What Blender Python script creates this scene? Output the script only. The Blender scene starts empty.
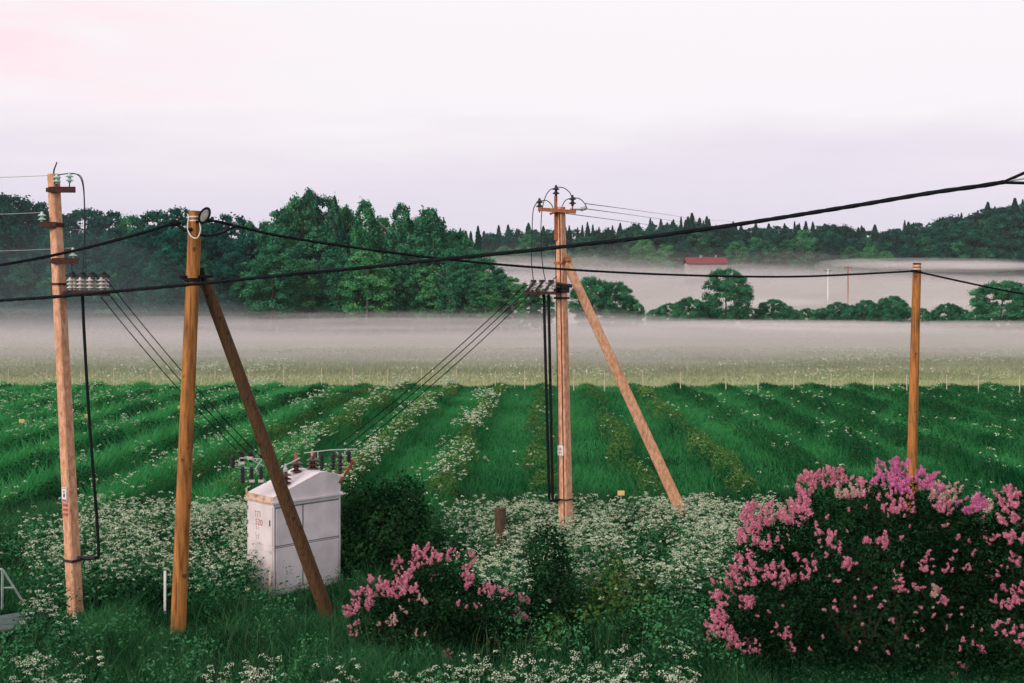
import bpy, math, random
import numpy as np
from mathutils import Vector, Matrix

C = bpy.context.scene
COL = C.collection
R = math.radians
rng = np.random.default_rng(7)
random.seed(7)

# ------------------------------------------------------------------ camera
FPX, HZ, EYE = 1200.0, 300.0, 6.0
cd = bpy.data.cameras.new('camera')
cam = bpy.data.objects.new('camera', cd)
COL.objects.link(cam)
cam.location = (0, 0, EYE)
cam.rotation_euler = (R(90), 0, 0)
cd.sensor_width = 36.0
cd.lens = 36.0 * FPX / 1024.0
cd.shift_y = -(341.5 - HZ) / 1024.0
cd.clip_start = 0.1
cd.clip_end = 9000
C.camera = cam

# ------------------------------------------------------------------ render / exposure
C.view_settings.view_transform = 'Standard'
C.view_settings.look = 'None'
C.view_settings.gamma = 1
C.view_settings.exposure = 0.80
C.render.engine = 'CYCLES'
cy = C.cycles
cy.max_bounces = 10
cy.diffuse_bounces = 2
cy.glossy_bounces = 2
cy.transmission_bounces = 3
cy.transparent_max_bounces = 8
cy.volume_bounces = 6
cy.use_adaptive_sampling = True
cy.adaptive_threshold = 0.015
cy.use_denoising = True

# ------------------------------------------------------------------ world
SUN_EL, SUN_AZ = 25.0, 226.0        # azimuth measured from +Y clockwise: behind the camera, to the left


def nn(nt, t, **kw):
    n = nt.nodes.new(t)
    for k, v in kw.items():
        setattr(n, k, v)
    return n


def srgb(r, g, b):
    f = lambda c: (c / 255 / 12.92) if c / 255 <= 0.04045 else ((c / 255 + 0.055) / 1.055) ** 2.4
    return (f(r), f(g), f(b), 1)


w = bpy.data.worlds.new('World')
C.world = w
w.use_nodes = True
nt = w.node_tree
nt.nodes.clear()
out = nn(nt, 'ShaderNodeOutputWorld')
sky = nn(nt, 'ShaderNodeTexSky')
sky.sky_type = 'NISHITA'
sky.sun_disc = False
sky.sun_elevation = R(SUN_EL)
sky.sun_rotation = R(SUN_AZ)
bg1 = nn(nt, 'ShaderNodeBackground')
bg1.inputs[1].default_value = 0.06
nt.links.new(sky.outputs[0], bg1.inputs[0])
tc = nn(nt, 'ShaderNodeTexCoord')
sep = nn(nt, 'ShaderNodeSeparateXYZ')
nt.links.new(tc.outputs['Generated'], sep.inputs[0])
ramp = nn(nt, 'ShaderNodeValToRGB')
cr = ramp.color_ramp
cr.elements[0].position = 0.0
cr.elements[0].color = srgb(212, 205, 220)
cr.elements[1].position = 1.0
cr.elements[1].color = srgb(226, 218, 224)
for p, c in ((0.07, srgb(217, 210, 225)), (0.11, srgb(226, 217, 228)), (0.15, srgb(239, 233, 237)), (0.26, srgb(241, 236, 238))):
    e = cr.elements.new(p)
    e.color = c
# soft streaky clouds push the height lookup up and down
mp = nn(nt, 'ShaderNodeMapping')
mp.inputs['Scale'].default_value = (2.2, 2.2, 14.0)
nt.links.new(tc.outputs['Generated'], mp.inputs['Vector'])
nz = nn(nt, 'ShaderNodeTexNoise')
nz.inputs['Scale'].default_value = 1.6
nz.inputs['Detail'].default_value = 6
nz.inputs['Roughness'].default_value = 0.55
nt.links.new(mp.outputs[0], nz.inputs['Vector'])
m1 = nn(nt, 'ShaderNodeMath', operation='MULTIPLY_ADD')
m1.inputs[1].default_value = 0.11
m1.inputs[2].default_value = -0.055
nt.links.new(nz.outputs['Fac'], m1.inputs[0])
m2 = nn(nt, 'ShaderNodeMath', operation='ADD')
nt.links.new(sep.outputs['Z'], m2.inputs[0])
nt.links.new(m1.outputs[0], m2.inputs[1])
nt.links.new(m2.outputs[0], ramp.inputs[0])
# the pink bank of cloud to the upper left
mr = nn(nt, 'ShaderNodeMapRange')
mr.interpolation_type = 'SMOOTHSTEP'
mr.inputs['From Min'].default_value = -0.10
mr.inputs['From Max'].default_value = -0.46
nt.links.new(sep.outputs['X'], mr.inputs['Value'])
mz = nn(nt, 'ShaderNodeMapRange')
mz.interpolation_type = 'SMOOTHSTEP'
mz.inputs['From Min'].default_value = 0.125
mz.inputs['From Max'].default_value = 0.20
nt.links.new(m2.outputs[0], mz.inputs['Value'])
nz2 = nn(nt, 'ShaderNodeTexNoise')
nz2.inputs['Scale'].default_value = 3.4
nz2.inputs['Detail'].default_value = 5
nt.links.new(mp.outputs[0], nz2.inputs['Vector'])
mz2 = nn(nt, 'ShaderNodeMapRange')
mz2.interpolation_type = 'SMOOTHSTEP'
mz2.inputs['From Min'].default_value = 0.22
mz2.inputs['From Max'].default_value = 0.78
nt.links.new(nz2.outputs['Fac'], mz2.inputs['Value'])
pa = nn(nt, 'ShaderNodeMath', operation='MULTIPLY')
nt.links.new(mr.outputs[0], pa.inputs[0])
nt.links.new(mz.outputs[0], pa.inputs[1])
pb = nn(nt, 'ShaderNodeMath', operation='MULTIPLY')
nt.links.new(pa.outputs[0], pb.inputs[0])
nt.links.new(mz2.outputs[0], pb.inputs[1])
mixp = nn(nt, 'ShaderNodeMix', data_type='RGBA')
nt.links.new(pb.outputs[0], mixp.inputs['Factor'])
nt.links.new(ramp.outputs[0], mixp.inputs['A'])
mixp.inputs['B'].default_value = srgb(250, 216, 224)
bg2 = nn(nt, 'ShaderNodeBackground')
bg2.inputs[1].default_value = 0.66
nt.links.new(mixp.outputs['Result'], bg2.inputs[0])
mx = nn(nt, 'ShaderNodeMixShader')
mx.inputs[0].default_value = 0.95
nt.links.new(bg1.outputs[0], mx.inputs[1])
nt.links.new(bg2.outputs[0], mx.inputs[2])
nt.links.new(mx.outputs[0], out.inputs['Surface'])

sl = bpy.data.lights.new('sun', 'SUN')
sl.energy = 1.5
sl.angle = R(28)
sl.color = (1.0, 0.86, 0.76)
sun = bpy.data.objects.new('sun', sl)
COL.objects.link(sun)
sd = Vector((math.sin(R(SUN_AZ)) * math.cos(R(SUN_EL)), math.cos(R(SUN_AZ)) * math.cos(R(SUN_EL)), math.sin(R(SUN_EL))))
sun.rotation_euler = sd.to_track_quat('Z', 'Y').to_euler()
sun.location = (-20, -30, 40)


# ------------------------------------------------------------------ helpers
def P(px, py, d):
    return Vector(((px - 512.0) * d / FPX, d, EYE - (py - HZ) * d / FPX))


def smooth(a, b, x):
    t = np.clip((np.asarray(x, float) - a) / (b - a), 0, 1)
    return t * t * (3 - 2 * t)


_lat = np.random.default_rng(3).random((256, 256))


def vnoise(x, y):
    x = np.asarray(x, float)
    y = np.asarray(y, float)
    xi = np.floor(x).astype(int)
    yi = np.floor(y).astype(int)
    fx = x - xi
    fy = y - yi
    fx = fx * fx * (3 - 2 * fx)
    fy = fy * fy * (3 - 2 * fy)
    g = lambda a, b: _lat[a % 256, b % 256]
    return (g(xi, yi) * (1 - fx) + g(xi + 1, yi) * fx) * (1 - fy) + (g(xi, yi + 1) * (1 - fx) + g(xi + 1, yi + 1) * fx) * fy


def fbm(x, y, o=4):
    s, a, t = 0, 1, 0
    for i in range(o):
        s = s + a * vnoise(x * 2 ** i + 17.3 * i, y * 2 ** i + 5.1 * i)
        t += a
        a *= 0.5
    return s / t


def H(x, y):
    x = np.asarray(x, float)
    y = np.asarray(y, float)
    z = 12.5 * smooth(270, 440, y) + 14 * smooth(440, 760, y) + 16 * smooth(900, 2500, y)
    z = z + (fbm(x / 7, y / 7, 3) - 0.5) * 0.16 * smooth(5, 20, y)
    z = z + (fbm(x / 60 + 9, y / 60, 2) - 0.5) * 2.4 * smooth(120, 300, y)
    return z


def Hs(x, y):
    return float(H(x, y))


absloc = {}


def link(o, parent=None):
    COL.objects.link(o)
    if parent is not None:
        o.parent = parent
    return o


class MB:
    def __init__(s):
        s.v, s.f = [], []

    def add(s, vs, fs):
        b = len(s.v)
        s.v += [tuple(v) for v in vs]
        s.f += [tuple(i + b for i in f) for f in fs]

    def box(s, c, size, M=None):
        hx, hy, hz = [a / 2 for a in size]
        vs = [Vector((x, y, z)) for x in (-hx, hx) for y in (-hy, hy) for z in (-hz, hz)]
        if M is not None:
            vs = [M @ v for v in vs]
        c = Vector(c)
        s.add([v + c for v in vs], [(0, 1, 3, 2), (4, 6, 7, 5), (0, 4, 5, 1), (2, 3, 7, 6), (0, 2, 6, 4), (1, 5, 7, 3)])

    def tube(s, pts, r, n=8, caps=True):
        pts = [Vector(p) for p in pts]
        rs = r if hasattr(r, '__len__') else [r] * len(pts)
        up = None
        rings = []
        for i, p in enumerate(pts):
            t = (pts[min(i + 1, len(pts) - 1)] - pts[max(i - 1, 0)])
            if t.length < 1e-9:
                t = Vector((0, 0, 1))
            t.normalize()
            if up is None:
                a = Vector((1, 0, 0)) if abs(t.x) < 0.9 else Vector((0, 1, 0))
                up = (a - t * a.dot(t)).normalized()
            else:
                up = up - t * up.dot(t)
                up = up.normalized() if up.length > 1e-6 else t.orthogonal().normalized()
            b = t.cross(up)
            rings.append([p + (up * math.cos(2 * math.pi * k / n) + b * math.sin(2 * math.pi * k / n)) * rs[i] for k in range(n)])
        vs = [v for rg in rings for v in rg]
        fs = []
        for i in range(len(pts) - 1):
            for k in range(n):
                k2 = (k + 1) % n
                fs.append((i * n + k, i * n + k2, (i + 1) * n + k2, (i + 1) * n + k))
        if caps:
            fs.append(tuple(range(n - 1, -1, -1)))
            L = (len(pts) - 1) * n
            fs.append(tuple(L + k for k in range(n)))
        s.add(vs, fs)

    def lathe(s, base, axis, prof, n=12):
        base = Vector(base)
        axis = Vector(axis).normalized()
        u = axis.orthogonal().normalized()
        v = axis.cross(u)
        vs, fs = [], []
        for (r, h) in prof:
            for k in range(n):
                a = 2 * math.pi * k / n
                vs.append(base + axis * h + (u * math.cos(a) + v * math.sin(a)) * r)
        for i in range(len(prof) - 1):
            for k in range(n):
                k2 = (k + 1) % n
                fs.append((i * n + k, i * n + k2, (i + 1) * n + k2, (i + 1) * n + k))
        fs.append(tuple(range(n - 1, -1, -1)))
        L = (len(prof) - 1) * n
        fs.append(tuple(L + k for k in range(n)))
        s.add(vs, fs)

    def prism(s, poly, a, b):
        """poly: list of 3D points (planar), extruded from offset a to offset b (vectors)."""
        n = len(poly)
        vs = [Vector(p) + Vector(a) for p in poly] + [Vector(p) + Vector(b) for p in poly]
        fs = [tuple(range(n - 1, -1, -1)), tuple(range(n, 2 * n))]
        for k in range(n):
            k2 = (k + 1) % n
            fs.append((k, k2, n + k2, n + k))
        s.add(vs, fs)


def obj(name, mb, m, parent=None, local=False, smooth_sh=False, bevel=0):
    me = bpy.data.meshes.new(name)
    vs = mb.v
    base = None
    if parent is not None and not local:
        base = absloc.get(parent.name, Vector((0, 0, 0)))
        vs = [(v[0] - base[0], v[1] - base[1], v[2] - base[2]) for v in vs]
    me.from_pydata(vs, [], mb.f)
    me.materials.append(m)
    import bmesh
    bm = bmesh.new()
    bm.from_mesh(me)
    bmesh.ops.recalc_face_normals(bm, faces=bm.faces)
    bm.to_mesh(me)
    bm.free()
    if smooth_sh:
        me.polygons.foreach_set('use_smooth', [True] * len(me.polygons))
        me.set_sharp_from_angle(angle=R(40))
    o = bpy.data.objects.new(name, me)
    link(o, parent)
    if base is not None:
        absloc[o.name] = base
    if bevel:
        md = o.modifiers.new('bevel', 'BEVEL')
        md.width = bevel
        md.segments = 2
        md.limit_method = 'ANGLE'
    return o


def arr_mesh(name, v, f, m, tint=None):
    """mesh from numpy arrays: v (N,3), f (M,4) or (M,3)"""
    me = bpy.data.meshes.new(name)
    v = np.ascontiguousarray(v, dtype=np.float32)
    f = np.ascontiguousarray(f, dtype=np.int32)
    k = f.shape[1]
    me.vertices.add(len(v))
    me.vertices.foreach_set('co', v.ravel())
    me.loops.add(f.size)
    me.loops.foreach_set('vertex_index', f.ravel())
    me.polygons.add(len(f))
    me.polygons.foreach_set('loop_start', np.arange(0, f.size, k, dtype=np.int32))
    me.update(calc_edges=True)
    if tint is not None:
        at = me.attributes.new('tint', 'FLOAT', 'POINT')
        at.data.foreach_set('value', np.ascontiguousarray(tint, dtype=np.float32))
    me.materials.append(m)
    return me


def put(name, me, parent=None, loc=None):
    o = bpy.data.objects.new(name, me)
    link(o, parent)
    if loc is not None:
        o.location = loc
    return o


def tag(o, label=None, cat=None, group=None, kind=None):
    if label:
        o['label'] = label
    if cat:
        o['category'] = cat
    if group:
        o['group'] = group
    if kind:
        o['kind'] = kind
    return o


def empty(name, loc, label=None, cat=None, group=None):
    o = bpy.data.objects.new(name, None)
    COL.objects.link(o)
    o.location = loc
    o.empty_display_size = 0.2
    absloc[o.name] = Vector(loc)
    return tag(o, label, cat, group)


# ------------------------------------------------------------------ materials
def base_mat(name):
    m = bpy.data.materials.new(name)
    m.use_nodes = True
    t = m.node_tree
    b = t.nodes['Principled BSDF']
    return m, t, b


def mat_noise(name, c1, c2, scale=4.0, rough=0.8, stretch=(1, 1, 1), metal=0.0, bump=0.0, spec=0.3, c3=None, detail=6, lo=0.35, hi=0.65, crack=0):
    m, t, b = base_mat(name)
    tcn = nn(t, 'ShaderNodeTexCoord')
    mpn = nn(t, 'ShaderNodeMapping')
    mpn.inputs['Scale'].default_value = stretch
    t.links.new(tcn.outputs['Object'], mpn.inputs[0])
    n = nn(t, 'ShaderNodeTexNoise')
    n.inputs['Scale'].default_value = scale
    n.inputs['Detail'].default_value = detail
    n.inputs['Roughness'].default_value = 0.62
    t.links.new(mpn.outputs[0], n.inputs['Vector'])
    r = nn(t, 'ShaderNodeValToRGB')
    r.color_ramp.elements[0].position = lo
    r.color_ramp.elements[0].color = (*c1, 1)
    r.color_ramp.elements[1].position = hi
    r.color_ramp.elements[1].color = (*c2, 1)
    if c3:
        e = r.color_ramp.elements.new(min(0.95, hi + 0.08))
        e.color = (*c3, 1)
    t.links.new(n.outputs['Fac'], r.inputs[0])
    colr = r.outputs[0]
    if crack:
        mp2 = nn(t, 'ShaderNodeMapping')
        mp2.inputs['Scale'].default_value = (crack, crack, crack * 0.03)
        t.links.new(tcn.outputs['Object'], mp2.inputs[0])
        n2 = nn(t, 'ShaderNodeTexNoise')
        n2.inputs['Scale'].default_value = 1.0
        n2.inputs['Detail'].default_value = 4
        t.links.new(mp2.outputs[0], n2.inputs['Vector'])
        th = nn(t, 'ShaderNodeMapRange')
        th.inputs['From Min'].default_value = 0.60
        th.inputs['From Max'].default_value = 0.68
        t.links.new(n2.outputs['Fac'], th.inputs['Value'])
        vk = nn(t, 'ShaderNodeTexNoise')
        vk.inputs['Scale'].default_value = 5.5
        vk.inputs['Detail'].default_value = 1
        t.links.new(tcn.outputs['Object'], vk.inputs['Vector'])
        tk = nn(t, 'ShaderNodeMapRange')
        tk.inputs['From Min'].default_value = 0.68
        tk.inputs['From Max'].default_value = 0.74
        t.links.new(vk.outputs['Fac'], tk.inputs['Value'])
        mxk = nn(t, 'ShaderNodeMath', operation='MAXIMUM')
        t.links.new(th.outputs[0], mxk.inputs[0])
        t.links.new(tk.outputs[0], mxk.inputs[1])
        mf = nn(t, 'ShaderNodeMath', operation='MULTIPLY')
        mf.inputs[1].default_value = 0.7
        t.links.new(mxk.outputs[0], mf.inputs[0])
        mxc = nn(t, 'ShaderNodeMix', data_type='RGBA')
        t.links.new(mf.outputs[0], mxc.inputs['Factor'])
        t.links.new(colr, mxc.inputs['A'])
        mxc.inputs['B'].default_value = (c1[0] * 0.35, c1[1] * 0.35, c1[2] * 0.35, 1)
        colr = mxc.outputs['Result']
    t.links.new(colr, b.inputs['Base Color'])
    b.inputs['Roughness'].default_value = rough
    b.inputs['Metallic'].default_value = metal
    b.inputs['Specular IOR Level'].default_value = spec
    if bump:
        bp = nn(t, 'ShaderNodeBump')
        bp.inputs['Strength'].default_value = bump
        bp.inputs['Distance'].default_value = 0.02
        t.links.new(n.outputs['Fac'], bp.inputs['Height'])
        t.links.new(bp.outputs[0], b.inputs['Normal'])
    return m


def mat_leaf(name, dark, light, transl=0.25, rough=0.8, spec=0.0, per_obj=0.0):
    m, t, b = base_mat(name)
    at = nn(t, 'ShaderNodeAttribute')
    at.attribute_name = 'tint'
    mixn = nn(t, 'ShaderNodeMix', data_type='RGBA')
    t.links.new(at.outputs['Fac'], mixn.inputs['Factor'])
    mixn.inputs['A'].default_value = (*dark, 1)
    mixn.inputs['B'].default_value = (*light, 1)
    colr = mixn.outputs['Result']
    if per_obj:
        oi = nn(t, 'ShaderNodeObjectInfo')
        hs = nn(t, 'ShaderNodeHueSaturation')
        a = nn(t, 'ShaderNodeMapRange')
        a.inputs['To Min'].default_value = 1 - per_obj
        a.inputs['To Max'].default_value = 1 + per_obj
        t.links.new(oi.outputs['Random'], a.inputs['Value'])
        t.links.new(a.outputs[0], hs.inputs['Value'])
        a2 = nn(t, 'ShaderNodeMapRange')
        a2.inputs['To Min'].default_value = 0.5 + 0.06 * per_obj
        a2.inputs['To Max'].default_value = 0.5 - 0.09 * per_obj
        t.links.new(oi.outputs['Random'], a2.inputs['Value'])
        t.links.new(a2.outputs[0], hs.inputs['Hue'])
        t.links.new(colr, hs.inputs['Color'])
        colr = hs.outputs['Color']
    t.links.new(colr, b.inputs['Base Color'])
    b.inputs['Roughness'].default_value = rough
    b.inputs['Specular IOR Level'].default_value = spec
    if transl:
        tr = nn(t, 'ShaderNodeBsdfTranslucent')
        t.links.new(colr, tr.inputs['Color'])
        ms = nn(t, 'ShaderNodeMixShader')
        ms.inputs[0].default_value = transl
        t.links.new(b.outputs[0], ms.inputs[1])
        t.links.new(tr.outputs[0], ms.inputs[2])
        t.links.new(ms.outputs[0], t.nodes['Material Output'].inputs['Surface'])
    return m


def mat_vol(name, density, color=(0.96, 0.94, 0.96)):
    m = bpy.data.materials.new(name)
    m.use_nodes = True
    t = m.node_tree
    t.nodes.clear()
    o = nn(t, 'ShaderNodeOutputMaterial')
    v = nn(t, 'ShaderNodeVolumePrincipled')
    v.inputs['Color'].default_value = (*color, 1)
    v.inputs['Density'].default_value = density
    v.inputs['Anisotropy'].default_value = 0.0
    t.links.new(v.outputs[0], o.inputs['Volume'])
    return m


def plain(name, c, rough=0.6, metal=0.0, spec=0.4):
    return mat_noise(name, tuple(x * 0.82 for x in c), tuple(min(1, x * 1.1) for x in c), 9.0, rough, metal=metal, spec=spec)


M_conc = mat_noise('tan concrete', (0.30, 0.14, 0.080), (0.63, 0.335, 0.195), 7.0, 0.9, (2.2, 2.2, 0.9), bump=0.3, c3=(0.70, 0.42, 0.30), lo=0.22, hi=0.52)
M_wood = mat_noise('golden pole wood', (0.085, 0.036, 0.012), (0.45, 0.185, 0.044), 2.4, 0.75, (5, 5, 0.55), bump=0.5, lo=0.30, hi=0.60, crack=26)
M_wood_shaded = mat_noise('shaded pole wood', (0.022, 0.012, 0.006), (0.115, 0.056, 0.019), 6.0, 0.8, (9, 9, 0.5), bump=0.5, lo=0.3, hi=0.65, crack=26)  # brace wood: its shaded side is put into the darker colour
M_stump = mat_noise('grey brown wood', (0.03, 0.02, 0.013), (0.13, 0.08, 0.05), 8.0, 0.85, (8, 8, 0.6), bump=0.5)
M_rust = mat_noise('rusty steel', (0.025, 0.010, 0.011), (0.085, 0.026, 0.020), 14, 0.8, bump=0.2)
M_orust = mat_noise('orange rust steel', (0.22, 0.07, 0.03), (0.42, 0.16, 0.07), 14, 0.8, bump=0.2)
M_yrust = mat_noise('yellow rust steel', (0.48, 0.20, 0.05), (0.62, 0.50, 0.40), 7, 0.7, bump=0.2, lo=0.4, hi=0.55)
M_black = mat_noise('black rubber', (0.005, 0.007, 0.008), (0.012, 0.014, 0.017), 20, 0.75, spec=0.1)
M_cable = mat_noise('black cable sheath', (0.004, 0.006, 0.008), (0.010, 0.013, 0.017), 2, 0.75, spec=0.1)
M_porc = mat_noise('white porcelain', (0.40, 0.35, 0.33), (0.62, 0.57, 0.54), 10, 0.25, spec=0.6)
M_brown = mat_noise('brown porcelain', (0.035, 0.012, 0.009), (0.09, 0.028, 0.02), 8, 0.25, spec=0.6)
M_glassins = mat_noise('green glass insulator', (0.22, 0.42, 0.38), (0.42, 0.62, 0.56), 8, 0.12, spec=0.8)
M_white = mat_noise('white paint', (0.62, 0.60, 0.60), (0.80, 0.78, 0.78), 4, 0.55)
M_pale = mat_noise('pale stake wood', (0.42, 0.36, 0.28), (0.62, 0.55, 0.45), 6, 0.8, (5, 5, 1))
M_galv = mat_noise('galvanised steel', (0.42, 0.44, 0.44), (0.62, 0.63, 0.63), 12, 0.45, metal=0.3)
M_red = plain('red lettering', (0.42, 0.09, 0.09), 0.7)
M_dred = plain('dark red stain', (0.10, 0.02, 0.015), 0.8)
M_ink = plain('dark ink', (0.02, 0.02, 0.025), 0.7)
M_lens = mat_noise('milky lamp lens', (0.24, 0.25, 0.21), (0.36, 0.37, 0.32), 20, 0.3)
M_plastic = plain('white strap', (0.72, 0.66, 0.62), 0.5)
M_yellow = plain('pale yellow plate', (0.78, 0.56, 0.22), 0.6)
M_board = mat_noise('weathered grey board', (0.03, 0.055, 0.050), (0.09, 0.13, 0.12), 5, 0.85, (1, 8, 8), bump=0.4)
M_redroof = mat_noise('red metal roof', (0.15, 0.018, 0.025), (0.21, 0.03, 0.036), 0.8, 0.6)
M_barn = mat_noise('pale barn wall', (0.28, 0.25, 0.25), (0.36, 0.33, 0.33), 0.7, 0.8)
M_barkp = mat_noise('pale birch bark', (0.12, 0.10, 0.09), (0.52, 0.48, 0.45), 1.2, 0.85, (2, 2, 1))
M_bark = mat_noise('dark bark', (0.03, 0.022, 0.016), (0.10, 0.075, 0.055), 1.6, 0.9)

# painted steel of the cabinet: off-white with scuffs and chipped rust near the ground
def mat_cabinet():
    m, t, b = base_mat('off white cabinet paint')
    tcn = nn(t, 'ShaderNodeTexCoord')
    n1 = nn(t, 'ShaderNodeTexNoise')
    n1.inputs['Scale'].default_value = 2.2
    n1.inputs['Detail'].default_value = 8
    t.links.new(tcn.outputs['Object'], n1.inputs['Vector'])
    r1 = nn(t, 'ShaderNodeValToRGB')
    r1.color_ramp.elements[0].position = 0.36
    r1.color_ramp.elements[0].color = (0.60, 0.55, 0.57, 1)
    r1.color_ramp.elements[1].position = 0.62
    r1.color_ramp.elements[1].color = (0.74, 0.69, 0.71, 1)
    t.links.new(n1.outputs['Fac'], r1.inputs[0])
    n2 = nn(t, 'ShaderNodeTexNoise')
    n2.inputs['Scale'].default_value = 16
    n2.inputs['Detail'].default_value = 6
    t.links.new(tcn.outputs['Object'], n2.inputs['Vector'])
    sp = nn(t, 'ShaderNodeSeparateXYZ')
    t.links.new(tcn.outputs['Object'], sp.inputs[0])
    low = nn(t, 'ShaderNodeMapRange')
    low.inputs['From Min'].default_value = 0.95
    low.inputs['From Max'].default_value = 0.1
    low.inputs['To Min'].default_value = 0.0
    low.inputs['To Max'].default_value = 0.10
    t.links.new(sp.outputs['Z'], low.inputs['Value'])
    ad = nn(t, 'ShaderNodeMath', operation='ADD')
    t.links.new(n2.outputs['Fac'], ad.inputs[0])
    t.links.new(low.outputs[0], ad.inputs[1])
    th = nn(t, 'ShaderNodeMapRange')
    th.inputs['From Min'].default_value = 0.70
    th.inputs['From Max'].default_value = 0.76
    t.links.new(ad.outputs[0], th.inputs['Value'])
    mxx = nn(t, 'ShaderNodeMix', data_type='RGBA')
    t.links.new(th.outputs[0], mxx.inputs['Factor'])
    t.links.new(r1.outputs[0], mxx.inputs['A'])
    mxx.inputs['B'].default_value = (0.13, 0.12, 0.13, 1)
    t.links.new(mxx.outputs['Result'], b.inputs['Base Color'])
    b.inputs['Roughness'].default_value = 0.5
    return m


M_cab = mat_cabinet()
M_gap = plain('dark seam', (0.15, 0.15, 0.165), 0.8)

G_field = mat_leaf('lush field grass', (0.003, 0.055, 0.022), (0.062, 0.34, 0.105), 0.35)
G_near = mat_leaf('foreground grass', (0.002, 0.018, 0.008), (0.060, 0.24, 0.090), 0.35)
G_meadow = mat_leaf('pale meadow grass', (0.27, 0.34, 0.17), (0.44, 0.47, 0.29), 0.3)
L_row = mat_leaf('row bush leaves', (0.006, 0.050, 0.018), (0.14, 0.30, 0.080), 0.3, per_obj=0.15)
L_rowd = mat_leaf('dark and shade band row leaves', (0.003, 0.024, 0.011), (0.030, 0.125, 0.048), 0.3, per_obj=0.15)  # own dark leaf tone on the right rows, painted shade band on the left
L_pars = mat_leaf('cow parsley leaves', (0.004, 0.040, 0.018), (0.075, 0.28, 0.11), 0.3)
F_pars = mat_leaf('cow parsley flowers', (0.30, 0.42, 0.26), (0.74, 0.80, 0.62), 0.2)
L_lilac = mat_leaf('lilac leaves', (0.002, 0.012, 0.005), (0.022, 0.070, 0.024), 0.15)
F_lil_a = mat_leaf('pink lilac florets', (0.55, 0.08, 0.20), (0.95, 0.52, 0.63), 0.3)
F_lil_b = mat_leaf('magenta lilac florets', (0.55, 0.06, 0.30), (0.95, 0.42, 0.68), 0.3)
F_lil_c = mat_leaf('faded lilac florets', (0.50, 0.28, 0.26), (0.78, 0.60, 0.56), 0.2)
L_shrub = mat_leaf('shrub leaves', (0.002, 0.018, 0.008), (0.034, 0.11, 0.036), 0.25)
L_young = mat_leaf('young shrub leaves', (0.008, 0.05, 0.014), (0.14, 0.25, 0.05), 0.3)
L_broad = mat_leaf('broadleaf crown', (0.004, 0.070, 0.046), (0.075, 0.34, 0.17), 0.3, per_obj=0.25)
L_broadd = mat_leaf('dark broadleaf crown', (0.002, 0.045, 0.040), (0.022, 0.17, 0.125), 0.3, per_obj=0.2)
L_light = mat_leaf('light broadleaf crown', (0.012, 0.14, 0.070), (0.14, 0.42, 0.18), 0.3, per_obj=0.2)
L_spruce = mat_leaf('spruce needles', (0.002, 0.028, 0.026), (0.014, 0.085, 0.068), 0.1, per_obj=0.2)


# ------------------------------------------------------------------ ground
def mat_ground():
    m, t, b = base_mat('grassland')
    g = nn(t, 'ShaderNodeNewGeometry')
    s = nn(t, 'ShaderNodeSeparateXYZ')
    t.links.new(g.outputs['Position'], s.inputs[0])
    n = nn(t, 'ShaderNodeTexNoise')
    n.inputs['Scale'].default_value = 0.35
    n.inputs['Detail'].default_value = 9
    n.inputs['Roughness'].default_value = 0.7
    t.links.new(g.outputs['Position'], n.inputs['Vector'])
    r1 = nn(t, 'ShaderNodeValToRGB')
    r1.color_ramp.elements[0].position = 0.35
    r1.color_ramp.elements[0].color = (0.006, 0.022, 0.010, 1)
    r1.color_ramp.elements[1].position = 0.7
    r1.color_ramp.elements[1].color = (0.012, 0.075, 0.032, 1)
    t.links.new(n.outputs['Fac'], r1.inputs[0])
    mpn = nn(t, 'ShaderNodeMapping')
    mpn.inputs['Scale'].default_value = (0.05, 0.22, 0.2)
    t.links.new(g.outputs['Position'], mpn.inputs[0])
    n2 = nn(t, 'ShaderNodeTexNoise')
    n2.inputs['Scale'].default_value = 1.0
    n2.inputs['Detail'].default_value = 8
    n2.inputs['Roughness'].default_value = 0.65
    t.links.new(mpn.outputs[0], n2.inputs['Vector'])
    r2 = nn(t, 'ShaderNodeValToRGB')
    r2.color_ramp.elements[0].position = 0.35
    r2.color_ramp.elements[0].color = (0.20, 0.26, 0.12, 1)
    r2.color_ramp.elements[1].position = 0.65
    r2.color_ramp.elements[1].color = (0.38, 0.40, 0.23, 1)
    t.links.new(n2.outputs['Fac'], r2.inputs[0])
    mr_ = nn(t, 'ShaderNodeMapRange')
    mr_.inputs['From Min'].default_value = 80.5
    mr_.inputs['From Max'].default_value = 83.5
    t.links.new(s.outputs['Y'], mr_.inputs['Value'])
    mxx = nn(t, 'ShaderNodeMix', data_type='RGBA')
    t.links.new(mr_.outputs[0], mxx.inputs['Factor'])
    t.links.new(r1.outputs[0], mxx.inputs['A'])
    t.links.new(r2.outputs[0], mxx.inputs['B'])
    t.links.new(mxx.outputs['Result'], b.inputs['Base Color'])
    b.inputs['Roughness'].default_value = 0.95
    b.inputs['Specular IOR Level'].default_value = 0.0
    return m


def grid_mesh(name, xs, ys, zf, m):
    X, Y = np.meshgrid(xs, ys)
    Z = zf(X, Y)
    v = np.stack([X.ravel(), Y.ravel(), Z.ravel()], 1)
    nx, ny = len(xs), len(ys)
    i = np.arange(ny - 1)[:, None] * nx + np.arange(nx - 1)[None, :]
    f = np.stack([i, i + 1, i + nx + 1, i + nx], -1).reshape(-1, 4)
    return arr_mesh(name, v, f, m)


xs = np.concatenate([-np.geomspace(4500, 62, 26), np.linspace(-60, 60, 121), np.geomspace(62, 4500, 26)])
ys = np.concatenate([-np.geomspace(3000, 12, 14), np.linspace(-10, 100, 111), np.geomspace(103, 6000, 70)])
me = grid_mesh('ground', xs, ys, H, mat_ground())
me.polygons.foreach_set('use_smooth', [True] * len(me.polygons))
tag(put('ground', me), kind='structure')

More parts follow.
